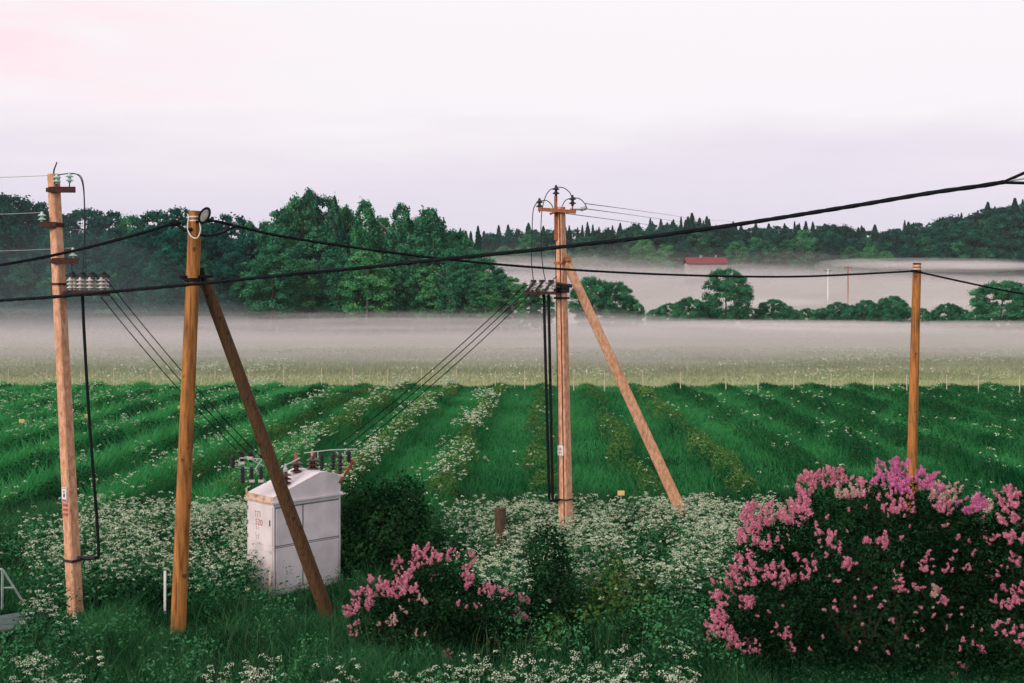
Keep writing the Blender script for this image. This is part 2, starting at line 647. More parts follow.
# ------------------------------------------------------------------ mist: nested banks of even density that follow the ground
mx_ = np.linspace(-420, 420, 85)
my_ = np.concatenate([np.linspace(84, 300, 110), np.linspace(304, 640, 60)])


def shell(zt, zb, m):
    X, Y = np.meshgrid(mx_, my_)
    T = zt(X, Y)
    B = zb(X, Y)
    T = np.maximum(T, B + 0.02)
    nx, ny = len(mx_), len(my_)
    v = np.concatenate([np.stack([X.ravel(), Y.ravel(), T.ravel()], 1), np.stack([X.ravel(), Y.ravel(), B.ravel()], 1)])
    i = (np.arange(ny - 1)[:, None] * nx + np.arange(nx - 1)[None, :]).ravel()
    N = nx * ny
    top = np.stack([i, i + 1, i + nx + 1, i + nx], 1)
    bot = top[:, ::-1] + N
    e = np.arange(nx - 1)
    f1 = np.stack([e + N, e + 1 + N, e + 1, e], 1)
    b0 = (ny - 1) * nx
    f2 = np.stack([b0 + e, b0 + e + 1, b0 + e + 1 + N, b0 + e + N], 1)
    q = np.arange(ny - 1) * nx
    f3 = np.stack([q, q + nx, q + nx + N, q + N], 1)
    r = q + nx - 1
    f4 = np.stack([r + N, r + nx + N, r + nx, r], 1)
    return arr_mesh('mist', v, np.concatenate([top, bot, f1, f2, f3, f4]), m)


MIST = [(0.35, 0.019), (0.7, 0.016), (1.05, 0.013), (1.4, 0.0085), (1.8, 0.0062), (2.2, 0.0050), (2.6, 0.0042), (3.1, 0.0036), (3.6, 0.0030), (4.2, 0.0022), (4.9, 0.0016), (5.6, 0.0011), (6.4, 0.0007)]
for k, (h, dens) in enumerate(MIST):
    def top(X, Y, h=h, k=k):
        grow = np.clip((Y - 83) / (30 + 10 * k), 0, 1)
        far = 1 + 0.85 * smooth(270, 400, Y) - 0.36 * smooth(8, 40, X) * (1 - smooth(250, 290, Y)) - 0.25 * np.exp(-((X - 66) / 26) ** 2 - ((Y - 400) / 40) ** 2) - 0.22 * smooth(195, 225, Y) * (1 - smooth(248, 285, Y))
        n = 0.42 + 1.5 * (fbm(X / 52 + 1.1 * k, Y / 24 + 0.7 * k, 4) - 0.15)
        far = far * (1 - 0.38 * smooth(50, 170, X) * smooth(280, 380, Y))
        return H(X, Y) - 0.15 + h * grow * far * n + 0.15 * grow

    o = put('mist', shell(top, lambda X, Y: H(X, Y) - 1.2, mat_vol('ground mist', dens, (0.965, 0.915, 0.955))))
    tag(o, kind='stuff')

# thin bluish mist hanging among the trees of the left wood
for k, (hh, x0, dn) in enumerate(((7, -8, 0.0018), (11, -16, 0.0015), (15, -26, 0.0012), (20, -34, 0.0007))):
    def ltop(X, Y, hh=hh, x0=x0, k=k):
        a = smooth(x0, x0 - 48, X) * smooth(160, 200, Y) * (1 - smooth(262, 330, Y))
        return H(X, Y) - 1 + a * hh * (0.35 + 1.3 * fbm(X / 26 + 5 * k, Y / 26 + 3 * k, 3))

    o = put('mist', shell(ltop, lambda X, Y: H(X, Y) - 1.2, mat_vol('woodland mist', dn, (0.58, 0.74, 0.82))))
    tag(o, kind='stuff')

# torn wisps: long flat lenses of mist that lie along the bank and at the forest's foot
gw = np.random.default_rng(41)


def wisp(x, y, zc, rx, ry, rz, dn):
    nu, nv = 20, 10
    th = np.linspace(0, 2 * np.pi, nu, endpoint=False)
    ph = np.linspace(0.02, np.pi - 0.02, nv)
    T, F_ = np.meshgrid(th, ph)
    wob_ = 1 + 0.35 * (fbm(T * 1.3 + x, F_ * 2 + y, 2) - 0.5)
    wob_[:, :] = wob_ * (1 - 0.0 * T)
    v = np.stack([x + rx * np.sin(F_) * np.cos(T) * wob_, y + ry * np.sin(F_) * np.sin(T) * wob_, zc + rz * np.cos(F_) + 0 * T], -1).reshape(-1, 3)
    i_, j_ = np.meshgrid(np.arange(nv - 1), np.arange(nu), indexing='ij')
    f = np.stack([i_ * nu + j_, (i_ + 1) * nu + j_, (i_ + 1) * nu + (j_ + 1) % nu, i_ * nu + (j_ + 1) % nu], -1).reshape(-1, 4)
    me_ = arr_mesh('mist', v, f, mat_vol('mist wisp', dn, (0.965, 0.915, 0.955)))
    import bmesh
    bm = bmesh.new()
    bm.from_mesh(me_)
    bmesh.ops.holes_fill(bm, edges=bm.edges)
    bmesh.ops.recalc_face_normals(bm, faces=bm.faces)
    bm.to_mesh(me_)
    bm.free()
    tag(put('mist', me_), kind='stuff')


for k in range(13):
    y_ = gw.uniform(165, 225)
    x_ = gw.uniform(-0.42, 0.42) * y_
    wisp(x_, y_, Hs(x_, y_) + gw.uniform(1.3, 2.6) - (0.8 if x_ > 8 else 0), gw.uniform(14, 38), gw.uniform(7, 16), gw.uniform(0.7, 1.5), gw.uniform(0.008, 0.020))
for k in range(8):
    y_ = gw.uniform(262, 300)
    x_ = gw.uniform(0.02, 0.42) * y_
    wisp(x_, y_, Hs(x_, y_) + gw.uniform(2.0, 6.0), gw.uniform(12, 28), gw.uniform(8, 14), gw.uniform(0.9, 2.0), gw.uniform(0.006, 0.014))
for k in range(14):
    y_ = gw.uniform(395, 432)
    x_ = gw.uniform(-0.02, 0.44) * y_
    if 25 < x_ < 105:
        continue
    wisp(x_, y_, Hs(x_, y_) + gw.uniform(4.0, 9.0), gw.uniform(14, 40), gw.uniform(8, 18), gw.uniform(1.2, 3.0), gw.uniform(0.008, 0.020))

# the air itself: one even box of thin haze round everything
mb = MB()
mb.box((0, 1500, 30), (9400, 9400, 68))
tag(obj('haze', mb, mat_vol('thin haze', 0.00009, (0.80, 0.86, 0.90))), kind='stuff')


# ------------------------------------------------------------------ leaf scatter
def leaves(c, n, size, aspect=0.55, fold=0.15, g=None):
    """diamond leaves: centres c (N,3), unit normals n (N,3), sizes (N,) -> verts (4N,3), quads (N,4)"""
    g = g or rng
    N = len(c)
    a = g.normal(size=(N, 3))
    a -= n * (a * n).sum(1, keepdims=True)
    a /= np.linalg.norm(a, axis=1, keepdims=True) + 1e-9
    b = np.cross(n, a)
    s = size[:, None]
    v = np.stack([c - a * s * 0.5, c + b * s * aspect * 0.5 + n * s * fold, c + a * s * 0.5, c - b * s * aspect * 0.5 + n * s * fold], 1)
    f = np.arange(N * 4).reshape(N, 4)
    return v.reshape(-1, 3), f


def unit(a):
    return a / (np.linalg.norm(a, axis=-1, keepdims=True) + 1e-9)


def crown_mesh(name, m, Ht, W, n, ls, shape, g, low=0.12, lumps=46, lump_r=(0.09, 0.17), tall=0.85):
    """foliage: leaf faces on many small clumps that fill an uneven envelope"""
    cz = g.random(lumps) ** 0.85 * (1 - low) + low
    if shape == 'round':
        prof = np.sqrt(np.clip(1 - ((cz - (0.52 + low * .4)) / 0.50) ** 2, 0, 1))
    elif shape == 'oval':
        prof = np.clip(np.sin(np.pi * np.clip((cz - low + 0.10) / (1.04 - low + 0.10), 0, 1)) ** 0.7, 0, 1)
    elif shape == 'column':
        prof = np.clip(1.0 - (np.abs(cz - 0.45) / 0.60) ** 2.6, 0.08, 1)
    else:  # pine
        prof = np.where(cz > 0.55, np.sqrt(np.clip(1 - ((cz - 0.78) / 0.27) ** 2, 0, 1)), 0.4)
    th = g.random(lumps) * 2 * np.pi
    rr = np.sqrt(g.random(lumps)) * 0.55 + 0.42
    cx = np.cos(th) * prof * rr * W / 2
    cyy = np.sin(th) * prof * rr * W / 2
    cen = np.stack([cx, cyy, cz * Ht * 0.96], 1)
    rad = (g.random(lumps) * (lump_r[1] - lump_r[0]) + lump_r[0]) * min(W, Ht * 0.8)
    rad *= np.clip(0.55 + 0.6 * prof, 0.4, 1.1)
    pick = g.choice(lumps, n, p=rad ** 2 / (rad ** 2).sum())
    d = unit(g.normal(size=(n, 3)))
    d[:, 2] = np.where(d[:, 2] < -0.3, -d[:, 2], d[:, 2])
    d = unit(d)
    r = np.abs(0.62 + 0.33 * g.normal(size=n))
    c = cen[pick] + d * (rad[pick] * r)[:, None] * np.array([1, 1, tall])
    nr = unit(d + g.normal(size=(n, 3)) * 0.7)
    v, f = leaves(c, nr, ls * (0.6 + 0.8 * g.random(n)), 0.7, 0.12, g)
    tint = np.clip(g.random(lumps)[pick] ** 1.3 * 0.75 + g.random(n) ** 1.5 * 0.4 - 0.05, 0, 1)
    return arr_mesh(name, v, f, m, np.repeat(tint, 4))


def spruce_mesh(name, m, Ht, W, n, g, low=0.06):
    z = low + (1 - low) * g.random(n) ** 1.15
    tier = np.round(z * 21 + g.normal(size=n) * 0.3) / 21
    z = np.clip(0.75 * z + 0.25 * tier, low, 1.0)
    th = g.random(n) * 2 * np.pi
    lob = 0.72 + 0.42 * np.sin(th * 3 + z * 29) * np.sin(th * 5 + z * 13)
    rmax = W / 2 * np.clip(1.01 - z, 0.012, 1) ** 0.82 * lob
    rr = rmax * np.sqrt(g.random(n) * 0.9 + 0.1)
    c = np.stack([np.cos(th) * rr, np.sin(th) * rr, z * Ht - rr * 0.28], 1)
    out_ = np.stack([np.cos(th), np.sin(th), np.full(n, 0.9)], 1)
    nr = unit(out_ + g.normal(size=(n, 3)) * 0.55)
    v, f = leaves(c, nr, Ht * 0.021 * (0.5 + 0.9 * g.random(n)), 0.55, 0.1, g)
    return arr_mesh(name, v, f, m, np.repeat(g.random(n), 4))


def trunk_mb(Ht, r, g, limbs=7, top=0.9, first=0.3):
    mb = MB()
    pts, x, y = [], 0, 0
    for i in range(7):
        t = i / 6
        pts.append((x, y, t * top * Ht))
        x += g.normal() * 0.012 * Ht
        y += g.normal() * 0.012 * Ht
    mb.tube(pts, [r * (1 - 0.85 * i / 6) for i in range(7)], 7)
    for k in range(limbs):
        t = first + (0.85 - first) * (k + 0.5) / limbs
        i = min(5, int(t / top * 6))
        p = Vector(pts[i])
        a = g.random() * 6.28
        L = Ht * (0.10 + 0.12 * g.random())
        e = p + Vector((math.cos(a) * L, math.sin(a) * L, L * 0.7))
        mb.tube([p, p.lerp(e, 0.5) + Vector((0, 0, -0.03 * Ht * 0.3)), e], [r * 0.32, r * 0.2, r * 0.06], 5)
    return mb


# tree kinds, each with a few variants: (crown mesh, trunk mesh, nominal height)
def mesh_of(mb, name, m):
    me = bpy.data.meshes.new(name)
    me.from_pydata(mb.v, [], mb.f)
    me.materials.append(m)
    me.polygons.foreach_set('use_smooth', [True] * len(me.polygons))
    return me


KINDS = {}
g0 = np.random.default_rng(21)


def kind(name, n_var, fn, trunk_r, bark, limbs=7, first=0.3, Ht=20.0):
    KINDS[name] = []
    for i in range(n_var):
        KINDS[name].append((fn(), mesh_of(trunk_mb(Ht, trunk_r, g0, limbs, 0.9, first), 'trunk', bark), Ht))


kind('broad', 5, lambda: crown_mesh('crown', L_broad, 20, 11.5, 17000, 0.46, 'oval', g0, 0.04, 170, (0.07, 0.13)), 0.32, M_bark)
kind('broaddark', 5, lambda: crown_mesh('crown', L_broadd, 20, 12, 17000, 0.46, 'oval', g0, 0.03, 170, (0.07, 0.13)), 0.32, M_bark)
kind('aspen', 6, lambda: crown_mesh('crown', L_broad, 20, 6.0, 15000, 0.36, 'column', g0, 0.05, 190, (0.06, 0.12), 2.1), 0.22, M_barkp, 6)
kind('light', 3, lambda: crown_mesh('crown', L_light, 20, 12, 16000, 0.46, 'oval', g0, 0.0, 150, (0.07, 0.13)), 0.3, M_barkp)
kind('round', 3, lambda: crown_mesh('crown', L_broad, 20, 21, 36000, 0.56, 'round', g0, 0.0, 240, (0.08, 0.13)), 0.5, M_bark, 8, 0.15)
kind('bushy', 4, lambda: crown_mesh('crown', L_broad, 20, 30, 26000, 0.85, 'round', g0, -0.10, 200, (0.09, 0.15)), 0.5, M_bark, 8, 0.1)
kind('spruce', 5, lambda: spruce_mesh('crown', L_spruce, 20, 9.0, 6500, g0), 0.24, M_bark, 0)
kind('pine', 3, lambda: crown_mesh('crown', L_spruce, 20, 8.0, 10000, 0.42, 'pine', g0, 0.35, 90, (0.08, 0.15), 1.3), 0.24, M_bark, 6, 0.5)

NAMES = dict(broad='broadleaf_tree', broaddark='broadleaf_tree', aspen='aspen_tree', light='birch_tree', round='round_tree', bushy='field_bush', spruce='spruce_tree', pine='pine_tree')


def tree(kd, px, top_y, d, width=1.0, label=None, group=None, cat='tree', dx=0.0, name=None, mat=None):
    x = (px - 512) * d / FPX
    z0 = Hs(x, d) - 0.15
    ztop = EYE - (top_y - HZ) * d / FPX
    hgt = max(2.0, ztop - z0)
    cm, tm, Hn = KINDS[kd][int(g0.integers(len(KINDS[kd])))]
    s = hgt / Hn
    root = empty(name or NAMES[kd], (x, d, z0), label, cat, group)
    root.rotation_euler = (0, 0, g0.random() * 6.28)
    root.scale = (s * width, s * width, s)
    put('crown', cm, root)
    put('trunk', tm, root)
    return root


LW = 'trees of the wood on the left'
# skyline trees of the left wood
sky_left = [
    ('broaddark', -14, 190, 232, 1.1), ('broaddark', 12, 193, 236, 1.0), ('broaddark', 34, 200, 240, .9), ('broaddark', 58, 212, 246, .9), ('broaddark', 84, 206, 250, .95),
    ('broaddark', 108, 208, 250, .9), ('broad', 132, 214, 246, .9), ('broaddark', 156, 208, 244, .9), ('broaddark', 180, 206, 244, .9), ('broaddark', 206, 214, 242, .85),
    ('broaddark', 232, 213, 240, .9), ('aspen', 250, 219, 238, .9), ('spruce', 478, 226, 262, .8), ('broad', 458, 230, 226, .9),
    ('aspen', 306, 188, 236, .85), ('aspen', 366, 197, 226, .8), ('aspen', 402, 203, 222, .95), ('aspen', 430, 205, 222, 1.2),
]
PX_ = [262, 275, 290, 305, 325, 340, 352, 366, 376, 386, 400, 412, 428, 438, 448, 460]
PY_ = [220, 207, 199, 190, 189, 196, 205, 202, 214, 212, 208, 215, 209, 212, 226, 232]
for i_, px_ in enumerate(np.arange(264, 452, 8.5)):
    if min(abs(px_ - q) for q in (306, 366, 402, 430)) < 4:
        continue
    sky_left.append((('aspen', 'aspen', 'broad', 'aspen', 'light')[i_ % 5], float(px_ + g0.normal()), float(np.interp(px_, PX_, PY_) + (6 + 13 * g0.random() if i_ % 2 else 3 * g0.random())), 228 + 12 * g0.random(), 0.50 + 0.28 * g0.random()))
uniq = {
    306: 'tall slender tree, topmost on the left wood skyline',
    366: 'slender aspen with pointed crown, first right of the tall skyline clump',
    402: 'slender column shaped aspen, between the pointed aspen and the broader end tree',
    430: 'broad column shaped aspen at the right end of the left wood skyline',
    132: 'lighter green rounded tree between the two left poles on the skyline',
    478: 'lone dark spruce tip where the left wood drops off on its right',
    458: 'low rounded tree stepping down right of the broad aspen',
}
for (kd, px, ty, d, wd) in sky_left:
    tree(kd, px, ty, d, wd, uniq.get(px, 'tree on the hazy skyline of the left wood' if kd != 'aspen' else 'slim aspen on the skyline of the left wood'),
         LW + (' skyline' if px not in uniq else ''))
# lower trees that close the wood's front
for i, px in enumerate(np.arange(-18, 470, 15.5)):
    left = px < 255
    kd = ('broaddark', 'broaddark', 'broad')[i % 3] if left else ('broad', 'light', 'aspen', 'broad')[i % 4]
    ty = (246 + 22 * g0.random()) if left else (236 + 34 * g0.random())
    if 14 < px < 46:
        ty = 285
    tree(kd, px + g0.normal() * 3, ty, (206 if not left else 222) + 8 * g0.random(), 1.05, 'lower tree in front of the left wood with its foot in the mist', LW + ' front')
for i, px in enumerate(np.arange(-10, 470, 21)):
    ty = 222 + 22 * g0.random() + (14 if 225 < px < 262 else 0)
    tree('broaddark' if px < 250 else ('broad', 'broaddark')[i % 2], px + g0.normal() * 4, ty, 228 + 8 * g0.random(), 0.95, 'middle height tree inside the left wood', LW + ' middle')
for px, ty, d, wd in ((466, 262, 205, .75), (484, 270, 204, .8), (498, 268, 206, .7), (512, 276, 205, .8), (528, 282, 206, .8), (542, 288, 207, .8), (480, 250, 214, .8), (452, 248, 212, .9)):
    tree('light' if px in (484, 512) else 'broad', px, ty, d, wd * 1.25, 'low bushy tree between the left wood and the middle concrete pole', LW + ' low end')

# bushes and trees standing in the mist beyond the meadow
bush = [
    ('round', 592, 277, 232, .75, 'taller dark green tree right behind the middle concrete pole', 'tree', 'round_tree'),
    ('round', 616, 282, 234, .7, 'dark green tree between the slanting brace and the open mist', 'tree', 'round_tree'),
    ('bushy', 632, 298, 234, .55, 'small bush at the right foot of the tree pair behind the brace', 'bush', 'field_bush'),
    ('bushy', 670, 303, 238, .8, 'small bush at the left end of the hedge line, left of the round tree', 'bush', 'field_bush'),
    ('bushy', 690, 297, 238, .75, 'bushy shrub touching the round tree on its left', 'bush', 'field_bush'),
    ('round', 726, 269, 240, 0.78, 'large domed tree rising from the mist just below the red roof', 'tree', 'round_tree'),
    ('bushy', 774, 299, 246, .85, 'rounded low bush right of the domed tree', 'bush', 'field_bush'),
    ('bushy', 808, 308, 246, .8, 'lowest hazy bush in the hedge line', 'bush', 'field_bush'),
    ('bushy', 838, 302, 246, .9, 'wide hazy bush left of the big hedge clump', 'bush', 'field_bush'),
    ('round', 866, 300, 244, .8, 'left half of the big hedge clump left of the right pole', 'bush', 'field_bush'),
    ('round', 892, 296, 244, .95, 'dark bush directly left of the right wooden pole in the mist', 'bush', 'field_bush'),
    ('bushy', 922, 308, 244, .6, 'pale low bush directly right of the right wooden pole', 'bush', 'field_bush'),
    ('bushy', 948, 303, 244, .8, 'hazy grey green bush between the right pole and the big dark bush', 'bush', 'field_bush'),
    ('bushy', 974, 312, 240, .7, 'small bush at the left foot of the big dark bush', 'bush', 'field_bush'),
    ('round', 1002, 281, 226, 1.15, 'big dark rounded bush at the right edge of the photo', 'bush', 'field_bush'),
    ('bushy', 1030, 296, 226, .8, 'bush cut off by the right edge of the photo', 'bush', 'field_bush'),
]
for px, ty, wd in ((656, 309, .7), (706, 303, .8), (752, 308, .8), (792, 309, .8), (822, 308, .9), (852, 305, .8), (880, 303, .9), (908, 307, .7), (935, 311, .7), (961, 309, .8), (986, 312, .7)):
    tree('bushy', px, ty, 250 + 4 * g0.random(), wd, 'low hazy hedge bush filling between the larger bushes in the mist', 'low hedge bushes in the mist', 'bush', name='field_bush')
for kd, px, ty, d, wd, lb, ct, nm in bush:
    tree(kd, px, ty, d, wd, lb, None, ct, name=nm)

# the far forest on the rise
xs_k = [440, 480, 530, 575, 620, 660, 690, 740, 790, 830, 860, 884, 905, 925, 945, 965, 985, 1005, 1060]
ys_k = [236, 232, 227, 226, 224, 220, 218, 226, 224, 222, 228, 228, 223, 226, 216, 214, 206, 203, 200]
FF = 'trees of the far forest'
for i, px in enumerate(np.arange(440, 1062, 4.3)):
    base = np.interp(px, xs_k, ys_k)
    p = px + g0.normal() * 1.5
    spr = g0.random() < (0.70 if px < 760 else 0.55)
    kd = 'spruce' if spr else ('pine' if g0.random() < 0.5 else 'broaddark')
    if px > 920:
        kd = ('broaddark', 'spruce', 'pine', 'spruce')[i % 4]
    wob = 7 * (fbm(px / 11.0, 4.4, 3) - 0.5) * (1.6 if px > 900 else 1)
    ty = base - 1 + wob + (g0.random() ** 0.6 * 9 - 5 if kd == 'spruce' else g0.random() * 5 + 1)
    tree(kd, p, ty, 486 + 22 * g0.random(), 0.75 + 0.9 * g0.random(), {'spruce': 'dark spruce on the skyline of the far forest', 'pine': 'dark pine on the skyline of the far forest', 'broaddark': 'dark broadleaf tree on the skyline of the far forest'}[kd], FF + ' ' + kd)
for i, px in enumerate(np.arange(446, 1060, 11.5)):
    base = np.interp(px, xs_k, ys_k)
    kd = ('broaddark', 'spruce', 'broad', 'broaddark', 'pine')[i % 5]
    tree(kd, px + g0.normal() * 3, base + 5 + 9 * g0.random(), 462 + 8 * g0.random(), 1.15, 'mid height tree on the face of the far forest', FF + ' face')
for i, px in enumerate(np.arange(450, 1060, 14.5)):
    base = np.interp(px, xs_k, ys_k)
    if 682 < px < 732:
        continue
    kd = ('light', 'broad', 'broaddark', 'light', 'broad')[(i * 7) % 5] if px < 900 else ('broaddark', 'broad')[i % 2]
    tree(kd, px + g0.normal() * 3, max(base + 13, 236) + 16 * g0.random() + (4 if px > 900 else 0), 444 + 8 * g0.random(), 1.2, 'leafy tree along the foot of the far forest', FF + ' foot')
tree('spruce', 692, 213, 470, 1.3, 'tallest pointed spruce, standing above the red roof', None)
tree('light', 838, 262, 436, 1.25, 'pale yellow green tree, left of two pale crowns at the forest foot', None)
tree('light', 866, 252, 436, 1.25, 'pale yellow green tree, right and taller of two pale crowns at the forest foot', None)
for px in (812, 934, 1012):
    tree('aspen', px, 262, 436, 0.9, {812: 'thin pale birch at the forest foot above the low hedge bush', 934: 'thin pale birch at the forest foot right of the right pole', 1012: 'thin pale birch at the forest foot above the big dark bush'}[px], None, name='birch_tree')

# ------------------------------------------------------------------ barn with the red roof, and two far posts
bx, bd = (707 - 512) * 400 / FPX, 400.0
bz = Hs(bx, bd) - 0.3
root = empty('barn', (bx, bd, bz), 'pale barn with long red metal roof standing in the mist', 'barn')
zr, ze = EYE + 43.0 * 400 / FPX, EYE + 37.0 * 400 / FPX
mb = MB()
mb.box((bx, bd + 4, (bz + ze) / 2), (12.9, 8, ze - bz))
obj('wall', mb, M_barn, root)
mb = MB()
for s in (-1, 1):
    e = Vector((0, s * 4.5, ze - zr - 0.15))
    mb.prism([Vector((bx - 6.9, bd + 4, zr)), Vector((bx - 6.9, bd + 4, zr)) + e, Vector((bx - 6.9, bd + 4, zr - .18)) + e, Vector((bx - 6.9, bd + 4, zr - .18))], (0, 0, 0), (13.8, 0, 0))
rf = obj('roof', mb, M_redroof, root)
for k, cx_ in enumerate((-1.5, 3.6)):
    mb = MB()
    mb.box((bx + cx_, bd + 4.0, zr + 0.25), (0.7 if k == 0 else 0.45, 0.6, 1.0))
    obj('chimney', mb, M_barn, rf)
for px, ty, m, lb in ((828, 269, M_white, 'thin white utility post far off in the mist'), (848, 266, M_orust, 'thin reddish utility post far off in the mist')):
    d = 330
    x = (px - 512) * d / FPX
    z0 = Hs(x, d)
    r_ = empty('far_utility_pole', (x, d, z0), lb, 'utility pole')
    zt = EYE - (ty - HZ) * d / FPX
    mb = MB()
    mb.tube([(x, d, z0 - .3), (x, d, zt)], [.2, .15], 8)
    obj('post', mb, m, r_)
    mb = MB()
    mb.box((x, d, zt - .5), (2.2, .14, .14))
    obj('crossarm', mb, M_rust, r_)

# ------------------------------------------------------------------ field rows
ROWS = [-0.15 + 3.02 * k for k in range(-12, 13)]


def row_x(x0, y):
    return x0 + y * 0.0275


def row_dist(x, y):
    u = (x - y * 0.0275 + 0.15) / 3.02
    return np.abs(u - np.round(u)) * 3.02


NUM = ['first', 'second', 'third', 'fourth', 'fifth', 'sixth', 'seventh', 'eighth', 'ninth', 'tenth', 'eleventh', 'twelfth', 'thirteenth']
for k, x0 in enumerate(ROWS):
    kk = k - 12
    y0 = 33.5 + 1.2 * rng.random() if kk > -5 else 30.5 + rng.random()
    y1 = 79.5 + rng.random()
    n = 9500
    y = y0 + (y1 - y0) * rng.random(n) ** 1.25
    gap = fbm(y / 1.9 + 31 * k, np.full(n, k * 3.3), 3)
    keep = rng.random(n) < np.clip((gap - (0.33 if kk < -3 or kk > 2 else 0.25)) * 3.2, 0.10, 1)
    y = y[keep]
    gap = gap[keep]
    n = len(y)
    hw = 0.30 + 0.42 * gap
    th = rng.random(n) * np.pi
    hgt = (0.42 + 0.75 * gap) * (0.72 if kk < -3 else 0.95 if kk < 3 else 0.85)
    hgt = hgt * (1 - 0.55 * smooth(66, 79, y))
    r = rng.random(n) ** 0.45
    x = row_x(x0, y) + (0.62 if kk < -3 else 0.0) + np.cos(th) * hw * r * (0.95 if kk < 3 else 1.15) + (fbm(y / 6 + k * 7, np.full(n, 1.0), 2) - 0.5) * 0.7  # left rows: dark leaves shifted to the near side, standing in for shade
    z = H(x, y) + 0.10 + np.sin(th) * hgt * r
    c = np.stack([x, y, z], 1)
    nr = unit(np.stack([np.cos(th), rng.normal(size=n) * 0.5, np.sin(th)], 1) + rng.normal(size=(n, 3)) * 0.6)
    ls = 0.055 + 0.065 * rng.random(n) + 0.0010 * (y - 30)
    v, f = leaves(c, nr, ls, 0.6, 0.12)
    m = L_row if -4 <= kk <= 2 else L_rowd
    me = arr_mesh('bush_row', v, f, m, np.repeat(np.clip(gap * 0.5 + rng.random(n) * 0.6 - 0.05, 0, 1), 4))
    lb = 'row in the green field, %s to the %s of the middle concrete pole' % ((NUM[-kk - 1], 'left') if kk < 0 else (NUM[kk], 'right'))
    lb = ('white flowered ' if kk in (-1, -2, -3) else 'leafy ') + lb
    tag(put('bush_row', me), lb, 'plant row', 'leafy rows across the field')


# ------------------------------------------------------------------ grass
def grass(name, x, y, h, wdt, tint, m, lean=0.45):
    n = len(x)
    a = rng.random(n) * 2 * np.pi
    lx = np.cos(a)
    ly = np.sin(a)
    ln = lean * h * (0.4 + rng.random(n))
    b = rng.random(n) * 2 * np.pi
    bx_, by_ = np.cos(b) * wdt / 2, np.sin(b) * wdt / 2
    z = H(x, y) - 0.03
    v = np.empty((n, 6, 3), np.float32)
    v[:, 0] = np.stack([x - bx_, y - by_, z], 1)
    v[:, 1] = np.stack([x + bx_, y + by_, z], 1)
    mx2, my2 = x + lx * ln * 0.35, y + ly * ln * 0.35
    v[:, 2] = np.stack([mx2 + bx_ * .8, my2 + by_ * .8, z + h * 0.62], 1)
    v[:, 3] = np.stack([mx2 - bx_ * .8, my2 - by_ * .8, z + h * 0.62], 1)
    tx, ty = x + lx * ln, y + ly * ln
    v[:, 4] = np.stack([tx + bx_ * .12, ty + by_ * .12, z + h], 1)
    v[:, 5] = np.stack([tx - bx_ * .12, ty - by_ * .12, z + h], 1)
    i = np.arange(n)[:, None] * 6
    f = np.concatenate([i + np.array([[0, 1, 2, 3]]), i + np.array([[3, 2, 4, 5]])])
    return arr_mesh(name, v.reshape(-1, 3), f, m, np.repeat(tint, 6))


def scatter(n, y0, y1, margin=3.0):
    """points on the ground inside the view's wedge (with a margin on both sides), uniform by area"""
    k0, k1 = 0.435, margin
    y = y0 + (y1 - y0) * rng.random(int(n * 1.6))
    wmax = k0 * y1 + k1
    keep = rng.random(len(y)) < (k0 * y + k1) / wmax
    y = y[keep][:n]
    x = (rng.random(len(y)) * 2 - 1) * (k0 * y + k1)
    return x, y


# trodden or shaded spots where the grass stays low: pole feet, the cabinet, the board
LOW = [(-8.32, 22.7, .9), (-6.04, 21.5, .9), (-3.5, 22.5, .9), (-4.9, 24.3, 1.0), (-4.0, 24.9, .9), (-9.0, 21.2, 1.1), (-10.0, 23.0, .8), (-6.6, 22.7, .5), (5.3, 18.6, 1.6), (7.2, 18.5, 1.6), (8.6, 18.4, 1.4), (6.2, 19.4, 1.6)]


def low_growth(x, y):
    m = np.ones_like(x)
    for a, b, r in LOW:
        m = np.minimum(m, 0.22 + 0.78 * smooth(r * 0.5, r * 1.3, np.hypot(x - a, y - b)))
    return m


# foreground rough grass
x, y = scatter(300000, 15.0, 36)
n = len(x)
pn = fbm(x / 2.2, y / 2.2, 3)
h = (0.20 + 0.50 * pn) * (0.55 + 0.7 * rng.random(n)) * np.where(y > 33.5, 0.8, 1.0) * low_growth(x, y)
grass_tint = np.clip((fbm(x / 1.3 + 50, y / 1.3, 3) - 0.36) * 1.3 + rng.random(n) ** 2 * 0.75 - 0.05, 0, 1)
tag(put('grass', grass('grass', x, y, h, 0.008 + 0.010 * rng.random(n), grass_tint, G_near, 0.7)), kind='stuff')
# pale seed stalks among it
x, y = scatter(6000, 16.0, 34)
n = len(x)
tag(put('grass', grass('grass', x, y, (0.45 + 0.35 * rng.random(n)) * low_growth(x, y), 0.006 + 0.003 * rng.random(n), rng.random(n), mat_leaf('dry grass stalks', (0.04, 0.09, 0.04), (0.14, 0.19, 0.09), 0.2), 0.3)), kind='stuff')
# broad leaved weeds in drifts among the foreground grass
x, y = scatter(150000, 16.5, 30)
cl = fbm(x / 0.8 + 70, y / 0.8, 3)
keep = rng.random(len(x)) < np.clip((cl - 0.48) * 5, 0, 1)
x, y, cl = x[keep], y[keep], cl[keep]
n = len(x)
hgt = (0.08 + (0.25 + 1.1 * (cl - 0.48)) * rng.random(n)) * low_growth(x, y) * 1.25
c = np.stack([x, y, H(x, y) + hgt], 1)
v, f = leaves(c, unit(np.array([0, -0.15, 1.0]) + rng.normal(size=(n, 3)) * 0.7), 0.035 + 0.06 * rng.random(n), 0.42, 0.12)
tag(put('weeds', arr_mesh('weeds', v, f, L_pars, np.repeat(np.clip(hgt * 1.4 + rng.random(n) * .5 - .2, 0, 1), 4))), kind='stuff')
